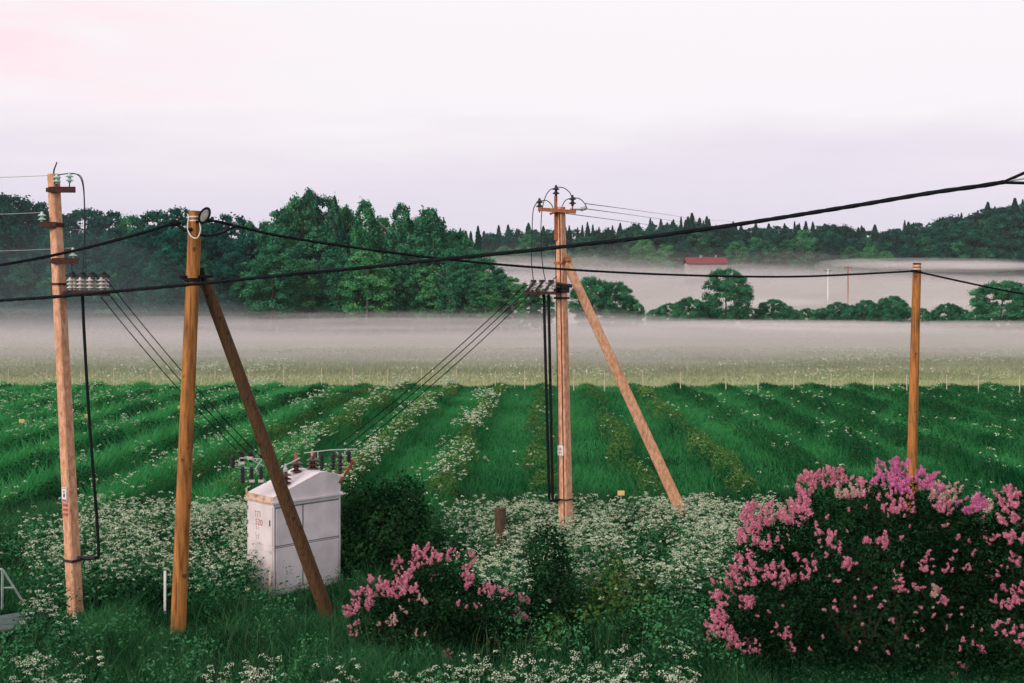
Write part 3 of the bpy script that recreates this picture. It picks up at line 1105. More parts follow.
# the lush field
x, y = scatter(420000, 32, 82, 5.0)
n = len(x)
rd = row_dist(x, y)
pn = fbm(x / 3 + 8, y / 3, 3)
h = (0.12 + 0.22 * pn + np.where(x < -0.17 * y, 0.80, 0.50) * np.clip(1.15 - rd / 0.62, 0, 1) * (1 - 0.6 * smooth(66, 80, y))) * (0.6 + 0.6 * rng.random(n))
tnt = np.clip(0.85 * fbm(x / 2.5, y / 4.0, 4) + 0.55 * rng.random(n) - 0.12 - np.where(x < -0.17 * y, -0.45, 0.35) * np.clip(1 - rd / 0.7, 0, 1), 0, 1)
tag(put('grass', grass('grass', x, y, h, 0.014 + 0.0005 * y, tnt, G_field, 0.5)), kind='stuff')
# pale meadow beyond the stakes
x, y = scatter(90000, 80.5, 150, 6.0)
n = len(x)
h = (0.18 + 0.28 * fbm(x / 5, y / 9, 3)) * (0.6 + 0.6 * rng.random(n)) * (1 - 0.6 * smooth(100, 150, y))
tag(put('grass', grass('grass', x, y, h, 0.05 + 0.05 * rng.random(n), np.clip(1.2 * fbm(x / 14, y / 5, 3) - 0.35 + 0.5 * rng.random(n), 0, 1), G_meadow, 0.4)), kind='stuff')


# ------------------------------------------------------------------ cow parsley
def umbels(c, r, k, blob, g=rng):
    """domed white flower heads: each centre carries k small tilted faces"""
    n = len(c)
    ang = g.random((n, k)) * 2 * np.pi
    rad = np.sqrt(g.random((n, k))) * r[:, None]
    dx, dy = np.cos(ang) * rad, np.sin(ang) * rad
    dz = -(rad ** 2) / (r[:, None] + 1e-6) * 0.45 + g.normal(size=(n, k)) * 0.006
    tl = g.normal(size=(n, 2)) * 0.22
    dz = dz + dx * tl[:, :1] + dy * tl[:, 1:]
    cc = (c[:, None, :] + np.stack([dx, dy, dz], -1)).reshape(-1, 3)
    nr = unit(np.stack([np.zeros(n * k), np.zeros(n * k), np.ones(n * k)], 1) + g.normal(size=(n * k, 3)) * 0.45)
    v, f = leaves(cc, nr, np.repeat(blob, k) * (0.7 + 0.6 * g.random(n * k)), 0.95, 0.05, g)
    return v, f


def white_density(x, y):
    px = 512 + x * FPX / y
    d = np.zeros_like(x)
    band = smooth(24.0, 26.2, y) * (1 - smooth(30.3, 31.6, y))
    a = band * smooth(60, 130, px) * (1 - smooth(250, 300, px)) * 1.0
    b = band * smooth(430, 500, px) * (1 - smooth(760, 800, px)) * 0.95
    c = smooth(20.6, 22, y) * (1 - smooth(30.5, 31.5, y)) * smooth(560, 620, px) * (1 - smooth(740, 790, px)) * 0.7
    e = smooth(20.8, 22.5, y) * (1 - smooth(27, 28, y)) * smooth(440, 500, px) * (1 - smooth(740, 780, px)) * 0.75
    f = smooth(21.8, 24.2, y) * (1 - smooth(28, 30, y)) * smooth(0, 60, px) * (1 - smooth(245, 260, px)) * 0.50
    return np.clip(np.maximum.reduce([a, b, c, e, f]), 0, 1)


x, y = scatter(46000, 20.0, 32, 2.0)
dn = white_density(x, y)
cl = fbm(x / 0.9, y / 0.9, 3)
keep = rng.random(len(x)) < dn * np.clip((cl - 0.34) * 4.0, 0.02, 1) * 0.95
x, y = x[keep], y[keep]
n = len(x)
hh = 0.50 + 0.55 * rng.random(n) + 0.35 * (cl[keep] - 0.5)
c = np.stack([x, y, H(x, y) + hh], 1)
v, f = umbels(c, 0.028 + 0.062 * rng.random(n) ** 1.3, 16, 0.024 + 0.012 * rng.random(n))
tag(put('cow_parsley', arr_mesh('cow_parsley', v, f, F_pars, np.repeat(rng.random(len(f)), 4))), kind='stuff')
# their leafy mass
x2 = np.repeat(x, 16) + rng.normal(size=n * 16) * 0.16
y2 = np.repeat(y, 16) + rng.normal(size=n * 16) * 0.16
h2 = np.repeat(hh, 16) * (0.25 + 0.62 * rng.random(n * 16))
c2 = np.stack([x2, y2, H(x2, y2) + h2], 1)
nr = unit(np.array([0, -0.1, 1]) + rng.normal(size=(len(c2), 3)) * 0.6)
v, f = leaves(c2, nr, 0.05 + 0.07 * rng.random(len(c2)), 0.5, 0.1)
tag(put('cow_parsley', arr_mesh('cow_parsley', v, f, L_pars, np.repeat(rng.random(len(f)), 4))), kind='stuff')
# scattered through the rows of the field
x, y = scatter(60000, 31.5, 80, 4.0)
rd = row_dist(x, y)
kk = np.round((x - y * 0.0275 + 0.15) / 3.02)
strong = np.where((kk >= -3) & (kk <= -1), 1.0, np.where(kk < -3, 0.45, np.where(kk > 2, 0.10, 0.05)))
cl = fbm(x / 1.6 + 4, y / 2.6, 3)
den = np.clip(1.1 - rd / 0.85, 0, 1) * strong * np.clip((cl - 0.44) * 6, 0, 1) + np.where(x < 0, 0.010, 0.003) * (cl > 0.55)
keep = rng.random(len(x)) < den
x, y = x[keep], y[keep]
n = len(x)
c = np.stack([x, y, H(x, y) + 0.62 + 0.45 * rng.random(n)], 1)
v, f = umbels(c, 0.045 + 0.06 * rng.random(n), 9, 0.026 + 0.0006 * y)
tag(put('cow_parsley', arr_mesh('cow_parsley', v, f, F_pars, np.repeat(rng.random(len(f)) * 0.9, 4))), kind='stuff')
# and beyond the stakes
x, y = scatter(9000, 82, 135, 4.0)
keep = fbm(x / 7, y / 4, 3) > 0.54
x, y = x[keep], y[keep]
n = len(x)
c = np.stack([x, y, H(x, y) + 0.55 + 0.35 * rng.random(n)], 1)
v, f = umbels(c, 0.07 + 0.06 * rng.random(n), 5, np.full(n, 0.10))
tag(put('cow_parsley', arr_mesh('cow_parsley', v, f, F_pars, np.repeat(rng.random(len(f)), 4))), kind='stuff')


# single plants in the foreground
def parsley_parts(seed):
    g = np.random.default_rng(seed)
    nu = 10
    st = MB()
    cs = []
    for k in range(nu):
        a = g.random() * 6.28
        r = 0.10 + 0.26 * g.random()
        hgt = 0.62 + 0.36 * g.random()
        e = Vector((math.cos(a) * r, math.sin(a) * r, hgt))
        st.tube([(0, 0, 0), (e.x * .45, e.y * .45, hgt * .5), e], [.006, .005, .003], 4, False)
        cs.append(e)
    fl = cs
    n = 420
    aa = g.random(n) * 6.28
    rr = np.sqrt(g.random(n)) * 0.38
    cc = np.stack([np.cos(aa) * rr, np.sin(aa) * rr, 0.08 + 0.5 * g.random(n)], 1)
    v, f = leaves(cc, unit(np.array([0, 0, 1.0]) + g.normal(size=(n, 3)) * 0.6), 0.05 + 0.06 * g.random(n), 0.45, 0.1, g)
    lf = arr_mesh('foliage', v, f, L_pars, np.repeat(g.random(n), 4))
    return mesh_of(st, 'stem', L_pars), fl, lf


PV = [parsley_parts(s) for s in (1, 2, 3)]
HEADS = []
for s_ in range(5):
    gh = np.random.default_rng(60 + s_)
    v, f = umbels(np.zeros((1, 3)), np.array([0.05 + 0.012 * s_ / 4]), 22, np.array([0.021]), gh)
    HEADS.append(arr_mesh('flower_head', v, f, F_pars, np.repeat(gh.random(len(f)), 4)))
spots = []
gp = np.random.default_rng(11)
for (pxa, pxb, pya, pyb, cnt, lb) in (
        (20, 108, 655, 690, 9, 'white cow parsley plant in the bottom left corner'),
        (200, 300, 655, 690, 7, 'white cow parsley plant below the golden pole at the bottom'),
        (330, 420, 668, 692, 6, 'white cow parsley plant in front of the small lilac'),
        (430, 560, 660, 692, 12, 'white cow parsley plant at the bottom right of the small lilac'),
        (560, 690, 648, 692, 16, 'white cow parsley plant at the bottom between the two lilacs'),
        (30, 70, 590, 630, 6, 'white cow parsley plant left of the left concrete pole foot')):
    for i in range(cnt):
        px, py = pxa + (pxb - pxa) * gp.random(), pya + (pyb - pya) * gp.random()
        d = (EYE - 0.8) * FPX / (py - HZ)
        xx = (px - 512) * d / FPX
        r_ = empty('cow_parsley_plant', (xx, d, Hs(xx, d) - .03), lb, 'wild plant', lb.replace('white cow parsley plant', 'cow parsley'))
        r_.rotation_euler = (0, 0, gp.random() * 6.28)
        s = 0.8 + 0.3 * gp.random()
        r_.scale = (s * 0.95, s * 0.95, s)
        a, b, c_ = PV[i % 3]
        put('stem', a, r_)
        for q in b:
            o = put('flower_head', HEADS[int(gp.integers(5))], r_, q)
            o.rotation_euler = (gp.normal() * .2, gp.normal() * .2, gp.random() * 6.28)
        put('foliage', c_, r_)


# ------------------------------------------------------------------ lilacs
def panicle(seed, m):
    """a loose flower head: small florets gathered on several side sprays that shorten towards the tip"""
    g = np.random.default_rng(seed)
    ns = int(g.integers(5, 9))
    C_, N_ = [], []
    ln = 0.13 + 0.07 * g.random()
    bend = g.normal(size=2) * 0.03
    for k in range(ns):
        t = (k + 0.3 * g.random()) / ns
        a = g.random() * 6.28
        off = (1 - t) * (0.030 + 0.030 * g.random())
        cen = np.array([math.cos(a) * off + bend[0] * t * t, math.sin(a) * off + bend[1] * t * t, t * ln])
        rad = (0.036 + 0.018 * g.random()) * (1 - 0.55 * t)
        d = unit(g.normal(size=(30, 3)))
        C_.append(cen + d * rad * (0.35 + 0.95 * g.random((30, 1))))
        N_.append(unit(d + g.normal(size=(30, 3)) * 0.5))
    c, nr = np.concatenate(C_), np.concatenate(N_)
    n = len(c)
    v, f = leaves(c, nr, 0.012 + 0.014 * g.random(n), 0.95, 0.12, g)
    tint = np.clip(np.repeat(g.random(ns), 30) * 0.5 + g.random(n) * 0.7 - 0.1, 0, 1)
    return arr_mesh('flower_cluster', v, f, m, np.repeat(tint, 4))


PAN = {'a': [panicle(s, F_lil_a) for s in (1, 2, 3, 11, 12, 13)], 'b': [panicle(s, F_lil_b) for s in (4, 5, 6, 14, 15)], 'c': [panicle(s, F_lil_c) for s in (7, 8, 16)]}


def lilac(name, lobes, nleaf, label, clusters, ls=0.085, seed=5, leafmat=None, density_stems=14):
    """lobes: (x, y, z, rx, ry, rz) world ellipsoids. clusters: list of (px, py, colour, size) as seen, dropped onto the lobes' outside."""
    g = np.random.default_rng(seed)
    L = np.array(lobes)
    base = (float(L[:, 0].mean()), float(L[:, 1].mean()), Hs(L[:, 0].mean(), L[:, 1].mean()))
    root = empty(name, base, label, 'shrub')
    vol = (L[:, 3] * L[:, 4] * L[:, 5]) ** (2 / 3)
    pick = g.choice(len(L), nleaf, p=vol / vol.sum())
    d = unit(g.normal(size=(nleaf, 3)))
    r = 1 - 0.42 * g.random(nleaf) ** 1.6 + g.normal(size=nleaf) * 0.05
    bump = 1 + 0.20 * (fbm(d[:, 0] * 4 + pick * 3.1 + 9, d[:, 2] * 4 + d[:, 1] * 3 + 9, 3) - 0.5) * 2
    c = L[pick, :3] + d * L[pick, 3:] * (r * bump)[:, None]
    ok = c[:, 2] > Hs(*base[:2]) + 0.05
    c, d, pick = c[ok], d[ok], pick[ok]
    nr = unit(d + np.array([0, 0, 0.35]) + g.normal(size=(len(c), 3)) * 0.55)
    v, f = leaves(c, nr, ls * (0.65 + 0.7 * g.random(len(c))), 0.68, 0.10, g)
    v = v - np.array(base)
    cl = fbm(c[:, 0] * 2.2 + 40, c[:, 2] * 2.2 + c[:, 1], 3)
    put('foliage', arr_mesh('foliage', v, f, leafmat or L_lilac, np.repeat(np.clip((cl - .25) * 1.1 + (g.random(len(c)) - .5) * .6, 0, 1), 4)), root)
    for k in range(density_stems):
        i = int(g.integers(len(L)))
        e = Vector(L[i, :3]) + Vector(g.normal(size=3)) * 0.25 * float(L[i, 3])
        b0 = Vector((base[0] + g.normal() * 0.25, base[1] + g.normal() * 0.15, base[2] - .05))
        mb = MB()
        mb.tube([b0, b0.lerp(e, .5) + Vector((0, 0, .15)), e], [.03, .022, .01], 6)
        obj('stem', mb, M_bark, root)
    # flowers: cast from the outside towards the lobes
    rest = []
    eye = Vector((0, 0, EYE))
    clusters = sorted(clusters, key=lambda q: -q[3])
    for i, (px, py, colr, sz) in enumerate(clusters):
        dr = (P(px, py, 10) - eye).normalized()
        best = None
        for q in lobes:
            cen = Vector(q[:3])
            ax = Vector(q[3:])
            o_ = eye - cen
            o2 = Vector((o_.x / ax.x, o_.y / ax.y, o_.z / ax.z))
            d2 = Vector((dr.x / ax.x, dr.y / ax.y, dr.z / ax.z))
            A, B, Cc = d2.dot(d2), 2 * o2.dot(d2), o2.dot(o2) - 1.06
            D = B * B - 4 * A * Cc
            if D > 0:
                t = (-B - math.sqrt(D)) / (2 * A)
            else:
                t = -B / (2 * A)
                pp = o2 + d2 * t
                if pp.length > 1.35:
                    continue
            if best is None or t < best[0]:
                pt = eye + dr * t
                nrm = Vector(((pt.x - cen.x) / ax.x ** 2, (pt.y - cen.y) / ax.y ** 2, (pt.z - cen.z) / ax.z ** 2)).normalized()
                best = (t, pt, nrm)
        if best is None:
            continue
        t, pt, nrm = best
        axis = (nrm + Vector((0, 0, 0.55)) + Vector(g.normal(size=3)) * 0.5).normalized()
        sz *= 0.70
        me_ = PAN[colr][int(g.integers(len(PAN[colr])))]
        M = Matrix.Translation(pt - Vector(base)) @ axis.to_track_quat('Z', 'Y').to_matrix().to_4x4() @ Matrix.Rotation(g.random() * 6.28, 4, 'Z') @ Matrix.Scale(sz, 4)
        if i < 100:
            o = put('flower_cluster', me_, root)
            o.matrix_local = M
        else:
            rest.append((me_, M))
    # flowers on the side away from the photograph's viewpoint
    for k in range(60 if len(clusters) > 40 else 0):
        q = lobes[int(g.integers(len(lobes)))]
        dd = unit(g.normal(size=3))
        if dd[1] < 0.15 or dd[2] < -0.3:
            continue
        pt = Vector(q[:3]) + Vector(dd * np.array(q[3:]))
        M = Matrix.Translation(pt - Vector(base)) @ Vector(dd + np.array([0, 0, .7])).to_track_quat('Z', 'Y').to_matrix().to_4x4() @ Matrix.Scale(0.8, 4)
        rest.append((PAN['a'][k % 3], M))
    for colr in 'abc':
        V, F, T, nb = [], [], [], 0
        for me_, M in rest:
            if me_ not in PAN[colr]:
                continue
            co = np.empty(len(me_.vertices) * 3, np.float32)
            me_.vertices.foreach_get('co', co)
            co = co.reshape(-1, 3) @ np.array(M)[:3, :3].T + np.array(M)[:3, 3]
            V.append(co)
            F.append(np.arange(len(co)).reshape(-1, 4) + nb)
            nb += len(co)
            T.append(np.repeat(g.random(len(co) // 4), 4))
        if V:
            o = put('flower_cluster', arr_mesh('flower_cluster', np.concatenate(V), np.concatenate(F), PAN[colr][0].materials[0], np.concatenate(T)), root)
            o['kind'] = 'stuff'
    return root


def lobe(px, py, d, rx_px, rz_px, depth=None):
    c = P(px, py, d)
    rx = rx_px * d / FPX
    rz = rz_px * d / FPX
    return (c.x, c.y, c.z, rx, depth or max(0.5, rx * 0.9), rz)


gl = np.random.default_rng(77)


def blob(px, py, rx, ry, n, colr, sz=(0.8, 1.15)):
    o = []
    sz = (sz[0] * 0.74, sz[1] * 1.12)
    for k in range(int(n * (2.1 if py < 530 else 1.6))):
        a, r = gl.random() * 6.28, math.sqrt(gl.random())
        o.append((px + math.cos(a) * rx * r, py + math.sin(a) * ry * r, colr, sz[0] + (sz[1] - sz[0]) * gl.random()))
    return o


big = []
# crown line of the big lilac and the clusters scattered down its face
big += blob(892, 478, 20, 17, 26, 'b', (.9, 1.2)) + blob(920, 486, 24, 14, 20, 'b') + blob(945, 494, 16, 12, 12, 'c') + blob(972, 505, 16, 9, 12, 'b') + blob(985, 507, 5, 5, 3, 'c')
big += blob(830, 479, 24, 9, 22, 'a') + blob(806, 487, 10, 10, 10, 'a') + blob(848, 492, 16, 7, 6, 'c') + blob(860, 488, 8, 10, 5, 'a')
big += blob(754, 519, 12, 15, 20, 'a') + blob(743, 537, 6, 7, 5, 'a') + blob(770, 517, 5, 13, 5, 'a') + blob(788, 513, 8, 12, 8, 'a') + blob(787, 510, 10, 10, 4, 'c')
big += blob(805, 507, 6, 14, 10, 'a') + blob(890, 503, 12, 10, 6, 'a') + blob(903, 509, 6, 8, 4, 'a') + blob(944, 508, 9, 7, 7, 'a')
big += blob(825, 538, 10, 8, 7, 'a', (.8, 1)) + blob(848, 566, 5, 6, 5, 'a') + blob(840, 548, 6, 4, 2, 'a') + blob(867, 543, 5, 3, 2, 'a') + blob(884, 541, 4, 8, 4, 'a') + blob(899, 583, 4, 8, 4, 'a')
big += blob(762, 546, 10, 5, 7, 'a') + blob(745, 560, 12, 9, 8, 'a') + blob(735, 580, 8, 12, 10, 'a') + blob(752, 580, 8, 6, 6, 'a') + blob(772, 572, 12, 10, 9, 'a') + blob(786, 579, 9, 8, 6, 'a')
big += blob(800, 557, 12, 6, 5, 'a', (.6, .9)) + blob(808, 572, 8, 8, 5, 'a', (.6, .9)) + blob(722, 602, 8, 10, 10, 'a') + blob(745, 603, 10, 7, 8, 'a') + blob(720, 625, 8, 14, 14, 'a') + blob(731, 640, 8, 10, 9, 'a')
big += blob(710, 632, 4, 12, 5, 'a', (.6, .8)) + blob(745, 650, 8, 8, 5, 'a', (.6, .8)) + blob(756, 646, 6, 8, 4, 'a', (.6, .8)) + blob(784, 632, 6, 6, 4, 'a', (.6, .8))
big += blob(926, 564, 8, 8, 6, 'a', (.6, .9)) + blob(948, 569, 8, 6, 4, 'a', (.6, .9)) + blob(932, 592, 6, 10, 7, 'c', (.6, .8)) + blob(941, 600, 5, 6, 5, 'a', (.6, .8)) + blob(918, 585, 5, 8, 4, 'a', (.6, .8))
big += [(gl.uniform(735, 985), gl.uniform(500, 655), 'a', gl.uniform(.5, .9)) for k in range(95)]
big += [(gl.uniform(800, 985), gl.uniform(560, 650), 'c', gl.uniform(.35, .55)) for k in range(16)]
lilac('lilac_bush', [lobe(858, 590, 20.6, 118, 104, 1.5), lobe(905, 545, 20.9, 70, 66, 1.1), lobe(825, 545, 20.7, 52, 60, 1.0), lobe(765, 600, 20.4, 52, 72, 1.0), lobe(770, 560, 20.6, 38, 45, .7), lobe(945, 590, 20.8, 52, 90, 1.1),
                     lobe(740, 640, 20.2, 36, 46, .8), lobe(880, 650, 20.2, 120, 60, 1.3), lobe(985, 570, 20.7, 34, 60, .8), lobe(985, 630, 20.4, 44, 60, .8), lobe(860, 690, 19.3, 130, 42, .8), lobe(950, 680, 19.4, 70, 44, .8), lobe(770, 672, 19.7, 44, 30, .6), lobe(960, 545, 20.9, 34, 42, .7), lobe(890, 505, 20.9, 34, 34, .6)],
      56000, 'largest lilac bush, covered in pink and magenta flowers in the right foreground', big, 0.062, 5)
edge = blob(1012, 500, 10, 14, 10, 'a') + blob(1008, 518, 10, 8, 7, 'a') + blob(1000, 540, 14, 8, 7, 'a', (.7, .9)) + blob(1018, 538, 8, 6, 5, 'a') + blob(1006, 600, 12, 14, 10, 'a', (.7, .9)) + blob(1018, 595, 8, 12, 10, 'a', (.8, 1)) + blob(1004, 628, 10, 10, 7, 'a', (.7, .9)) + blob(1020, 630, 8, 14, 7, 'a', (.7, .9)) + blob(1000, 570, 12, 12, 5, 'a', (.6, .8)) + blob(1018, 561, 8, 8, 4, 'a')
lilac('lilac_bush', [lobe(1035, 560, 20.3, 48, 70, .9), lobe(1040, 620, 20.1, 58, 66, 1.0), lobe(1012, 640, 19.9, 44, 52, .8), lobe(1020, 690, 19.0, 60, 40, .8), lobe(1016, 525, 20.4, 26, 36, .5)], 15000, 'pink flowering lilac bush cut off by the right edge of the photo', edge, 0.062, 6)
sm = blob(425, 557, 18, 9, 16, 'a', (.75, 1)) + blob(448, 556, 10, 7, 6, 'a', (.7, .9)) + blob(470, 560, 6, 8, 5, 'a', (.6, .8)) + blob(466, 578, 7, 12, 12, 'a', (.7, .95)) + blob(405, 568, 18, 8, 12, 'a', (.7, .9)) + blob(408, 586, 10, 10, 14, 'a', (.8, 1)) + blob(392, 590, 12, 10, 12, 'a', (.75, .95)) + blob(378, 585, 10, 10, 9, 'a', (.7, .9)) + blob(364, 600, 12, 10, 12, 'a', (.75, .95)) + blob(354, 612, 7, 7, 7, 'a', (.7, .9))
sm += blob(488, 590, 10, 8, 9, 'a', (.6, .85)) + blob(503, 595, 8, 5, 6, 'a', (.55, .75)) + blob(461, 605, 6, 4, 3, 'a', (.6, .7)) + blob(477, 605, 4, 3, 3, 'a', (.5, .7)) + blob(388, 622, 10, 7, 7, 'c', (.5, .75)) + blob(418, 600, 10, 6, 6, 'c', (.4, .6)) + blob(403, 613, 5, 5, 3, 'c', (.45, .6)) + blob(357, 628, 7, 8, 5, 'a', (.5, .7)) + blob(450, 653, 8, 5, 4, 'a', (.5, .6)) + blob(420, 634, 6, 3, 2, 'c', (.4, .5))
lilac('lilac_bush', [lobe(428, 618, 20.6, 62, 55, 1.0), lobe(385, 620, 20.4, 36, 38, .7), lobe(440, 590, 20.8, 40, 38, .7), lobe(482, 615, 20.6, 36, 34, .7), lobe(425, 645, 20.3, 72, 36, 1.0)],
      16000, 'smaller lilac bush with a pink crest in the middle foreground', sm, 0.058, 8)

# green shrubs
lilac('dark_shrub', [lobe(385, 530, 26.6, 44, 46, .9), lobe(400, 510, 27.0, 30, 36, .7), lobe(362, 520, 26.8, 26, 36, .6), lobe(420, 545, 26.4, 26, 30, .6), lobe(380, 560, 26.0, 46, 30, .8)], 11000, 'dense dark green shrub beside the white cabinet', [], 0.085, 12, L_shrub)
lilac('slender_shrub', [lobe(548, 560, 22.0, 22, 38, .45), lobe(552, 595, 21.7, 27, 40, .5), lobe(540, 630, 21.2, 30, 28, .5)], 7000, 'slender dark green shrub standing just below the middle concrete pole', blob(524, 601, 7, 4, 4, 'a', (.6, .8)) + blob(521, 616, 8, 6, 7, 'a', (.7, 1)), 0.06, 13, L_shrub, 5)
lilac('young_shrub', [lobe(612, 592, 22.2, 30, 34, .6), lobe(634, 605, 22.0, 28, 26, .6), lobe(596, 618, 21.6, 30, 26, .6), lobe(617, 572, 22.2, 8, 22, .3), lobe(645, 585, 22.2, 9, 20, .3)], 2100, 'loose yellow green young shrub among the white flowers', [], 0.07, 14, L_young, 6)
lilac('young_shrub', [lobe(556, 626, 20.6, 12, 14, .3), lobe(548, 640, 20.4, 14, 12, .3)], 700, 'small bright leafed shoot right of the small lilac', [], 0.085, 15, L_young, 4)
lilac('young_shrub', [lobe(640, 640, 20.4, 24, 20, .4), lobe(662, 650, 20.2, 20, 16, .4)], 1600, 'low leafy shrub at the bottom left of the largest lilac', [], 0.075, 16, L_shrub, 5)

# ------------------------------------------------------------------ fence stakes
for i, px in enumerate(list(np.arange(-22, 560, 34.2)) + list(np.arange(571, 1060, 37.4))):
    px = px + gl.normal() * 2.0
    d = 81 - 7 * max(0, min(1, (px - 300) / 724))
    x = (px - 512) * d / FPX
    z0 = Hs(x, d)
    mb = MB()
    mb.tube([(x, d, z0 - .2), (x + gl.normal() * .02, d, z0 + 1.38 + gl.normal() * .06)], [.032, .028], 6)
    tag(obj('fence_stake', mb, M_pale), 'thin pale fence stake in the row along the far edge of the field', 'stake', 'fence stakes along the field edge')
# yellow markers in the field
for px, py, h, lb in ((22, 421, .7, 'pale yellow marker plate in the field left of the left concrete pole'), (87, 416, .7, 'pale yellow marker plate beside the hanging black cable'),
                      (180, 407, .7, 'pale marker plate just left of the golden wooden pole'), (621, 493, .5, 'orange yellow marker plate in the row right of the middle pole')):
    d = (EYE - h) * FPX / (py - HZ)
    p = P(px, py, d)
    r_ = empty('field_marker', (p.x, p.y, Hs(p.x, p.y)), lb, 'marker')
    mb = MB()
    mb.tube([(p.x, p.y, Hs(p.x, p.y) - .1), (p.x, p.y, p.z)], .015, 6)
    obj('stake', mb, M_pale, r_)
    mb = MB()
    s = .24 if py < 450 else .2
    mb.box((p.x, p.y - .03, p.z), (s, .02, s * .7))
    obj('plate', mb, M_yellow, r_, bevel=.01)

# ------------------------------------------------------------------ utility poles
def ring_clamp(mb, p, r, hgt=.07, n=12):
    mb.lathe((p[0], p[1], p[2] - hgt / 2), (0, 0, 1), [(r, 0), (r, hgt)], n)


def square_shaft(mb, a, b, wa, wb, ang):
    """tapered square post with chamfered corners, from a to b"""
    for_ = []
    for p, wd in ((a, wa), (b, wb)):
        h, c_ = wd / 2, wd * 0.10
        pts = [(-h, -h + c_), (-h + c_, -h), (h - c_, -h), (h, -h + c_), (h, h - c_), (h - c_, h), (-h + c_, h), (-h, h - c_)]
        for_ += [Vector(p) + Vector((x * math.cos(ang) - y * math.sin(ang), x * math.sin(ang) + y * math.cos(ang), 0)) for x, y in pts]
    mb.add(for_, [tuple(range(7, -1, -1)), tuple(range(8, 16))] + [(k, (k + 1) % 8, 8 + (k + 1) % 8, 8 + k) for k in range(8)])


def catmull(pts, sub=10):
    pts = [Vector(p) for p in pts]
    q = [pts[0] * 2 - pts[1]] + pts + [pts[-1] * 2 - pts[-2]]
    o = []
    for i in range(1, len(q) - 2):
        for k in range(sub):
            t = k / sub
            a, b, c_, d = q[i - 1], q[i], q[i + 1], q[i + 2]
            o.append(0.5 * ((2 * b) + (c_ - a) * t + (2 * a - 5 * b + 4 * c_ - d) * t * t + (3 * b - a - 3 * c_ + d) * t ** 3))
    o.append(pts[-1])
    return o


def disc_insulator(p, hgt, r, n_disc=3, axis=(0, 0, 1)):
    """ribbed insulator with sheds"""
    mb = MB()
    prof = [(r * .35, 0)]
    st = hgt / (n_disc + .6)
    for k in range(n_disc):
        z = st * (k + .4)
        prof += [(r * .38, z), (r, z + st * .12), (r * .92, z + st * .3), (r * .4, z + st * .62)]
    prof += [(r * .3, hgt * .96), (r * .2, hgt)]
    mb.lathe(p, axis, prof, 14)
    return mb


def sign_plate(parent, c, w_, h_, ang, shapes):
    """flat plate facing the camera side; shapes: list of (material, polygon in plate units x -.5...5, y -.5...5)"""
    ux = Vector((math.cos(ang), math.sin(ang), 0))
    nrm = Vector((math.sin(ang), -math.cos(ang), 0))
    mb = MB()
    c = Vector(c)
    q = [c + ux * (sx * w_ / 2) + Vector((0, 0, sz * h_ / 2)) for sx, sz in ((-1, -1), (1, -1), (1, 1), (-1, 1))]
    mb.prism(q, nrm * 0.0, nrm * 0.012)
    pl = obj('sign_plate', mb, M_white, parent)
    for m, poly in shapes:
        mb = MB()
        mb.prism([c + ux * (x * w_) + Vector((0, 0, z * h_)) for x, z in poly], nrm * 0.0145, nrm * 0.017)
        obj('marking', mb, m, pl)
    return pl


# ---- left concrete pole
d1 = 22.86
b1, t1 = P(75.5, 615, d1), P(53.5, 174, d1)
b1g = Vector((b1.x, b1.y, Hs(b1.x, b1.y)))
p1 = empty('concrete_utility_pole', b1g, 'leftmost pole: slim tan concrete with rusty brackets and white insulators', 'utility pole')
ang1 = R(-30)


def on1(py):
    t = (py - 174) / (615 - 174)
    return t1.lerp(b1, t)


mb = MB()
square_shaft(mb, b1 + (b1 - t1).normalized() * .4, t1, .235, .175, ang1)
obj('post', mb, M_conc, p1)
mb = MB()
tp = P(53.5, 174, d1)
mb.tube([tp + Vector((-.01, 0, -.15)), P(54, 170, d1), P(57, 162, d1)], [.016, .016, .012], 6)
obj('top_spike', mb, M_ink, p1)
# brackets: (py of band, end px, insulator px list)
for py, ex, ins, name in ((190, 72.5, ((57, 178, .2), (69.5, 177, .2)), 'crossarm'), (225, 44, ((42, 216, .18),), 'bracket'), (261, 75.5, ((73, 252, .18),), 'bracket')):
    pc = on1(py)
    mb = MB()
    mb.box(pc, (.215, .215, .08), Matrix.Rotation(ang1, 3, 'Z'))
    e = P(ex, py, d1 - .12)
    mid = (pc + Vector((0, -.14, 0)) + e) / 2
    mb.box(mid, (abs(e.x - pc.x) + .1, .07, .11))
    br = obj(name, mb, M_rust, p1)
    for (ix, iy, hh_) in ins:
        q = P(ix, py - 2, d1 - .12)
        top_ = P(ix, iy - 3, d1 - .12)
        mb = MB()
        mb.tube([q, top_ - Vector((0, 0, .06))], .012, 6)
        pin = obj('insulator_pin', mb, M_rust, br)
        mb = disc_insulator(top_ - Vector((0, 0, .17)), .2, .075, 2)
        obj('insulator', mb, M_glassins, br, smooth_sh=True)
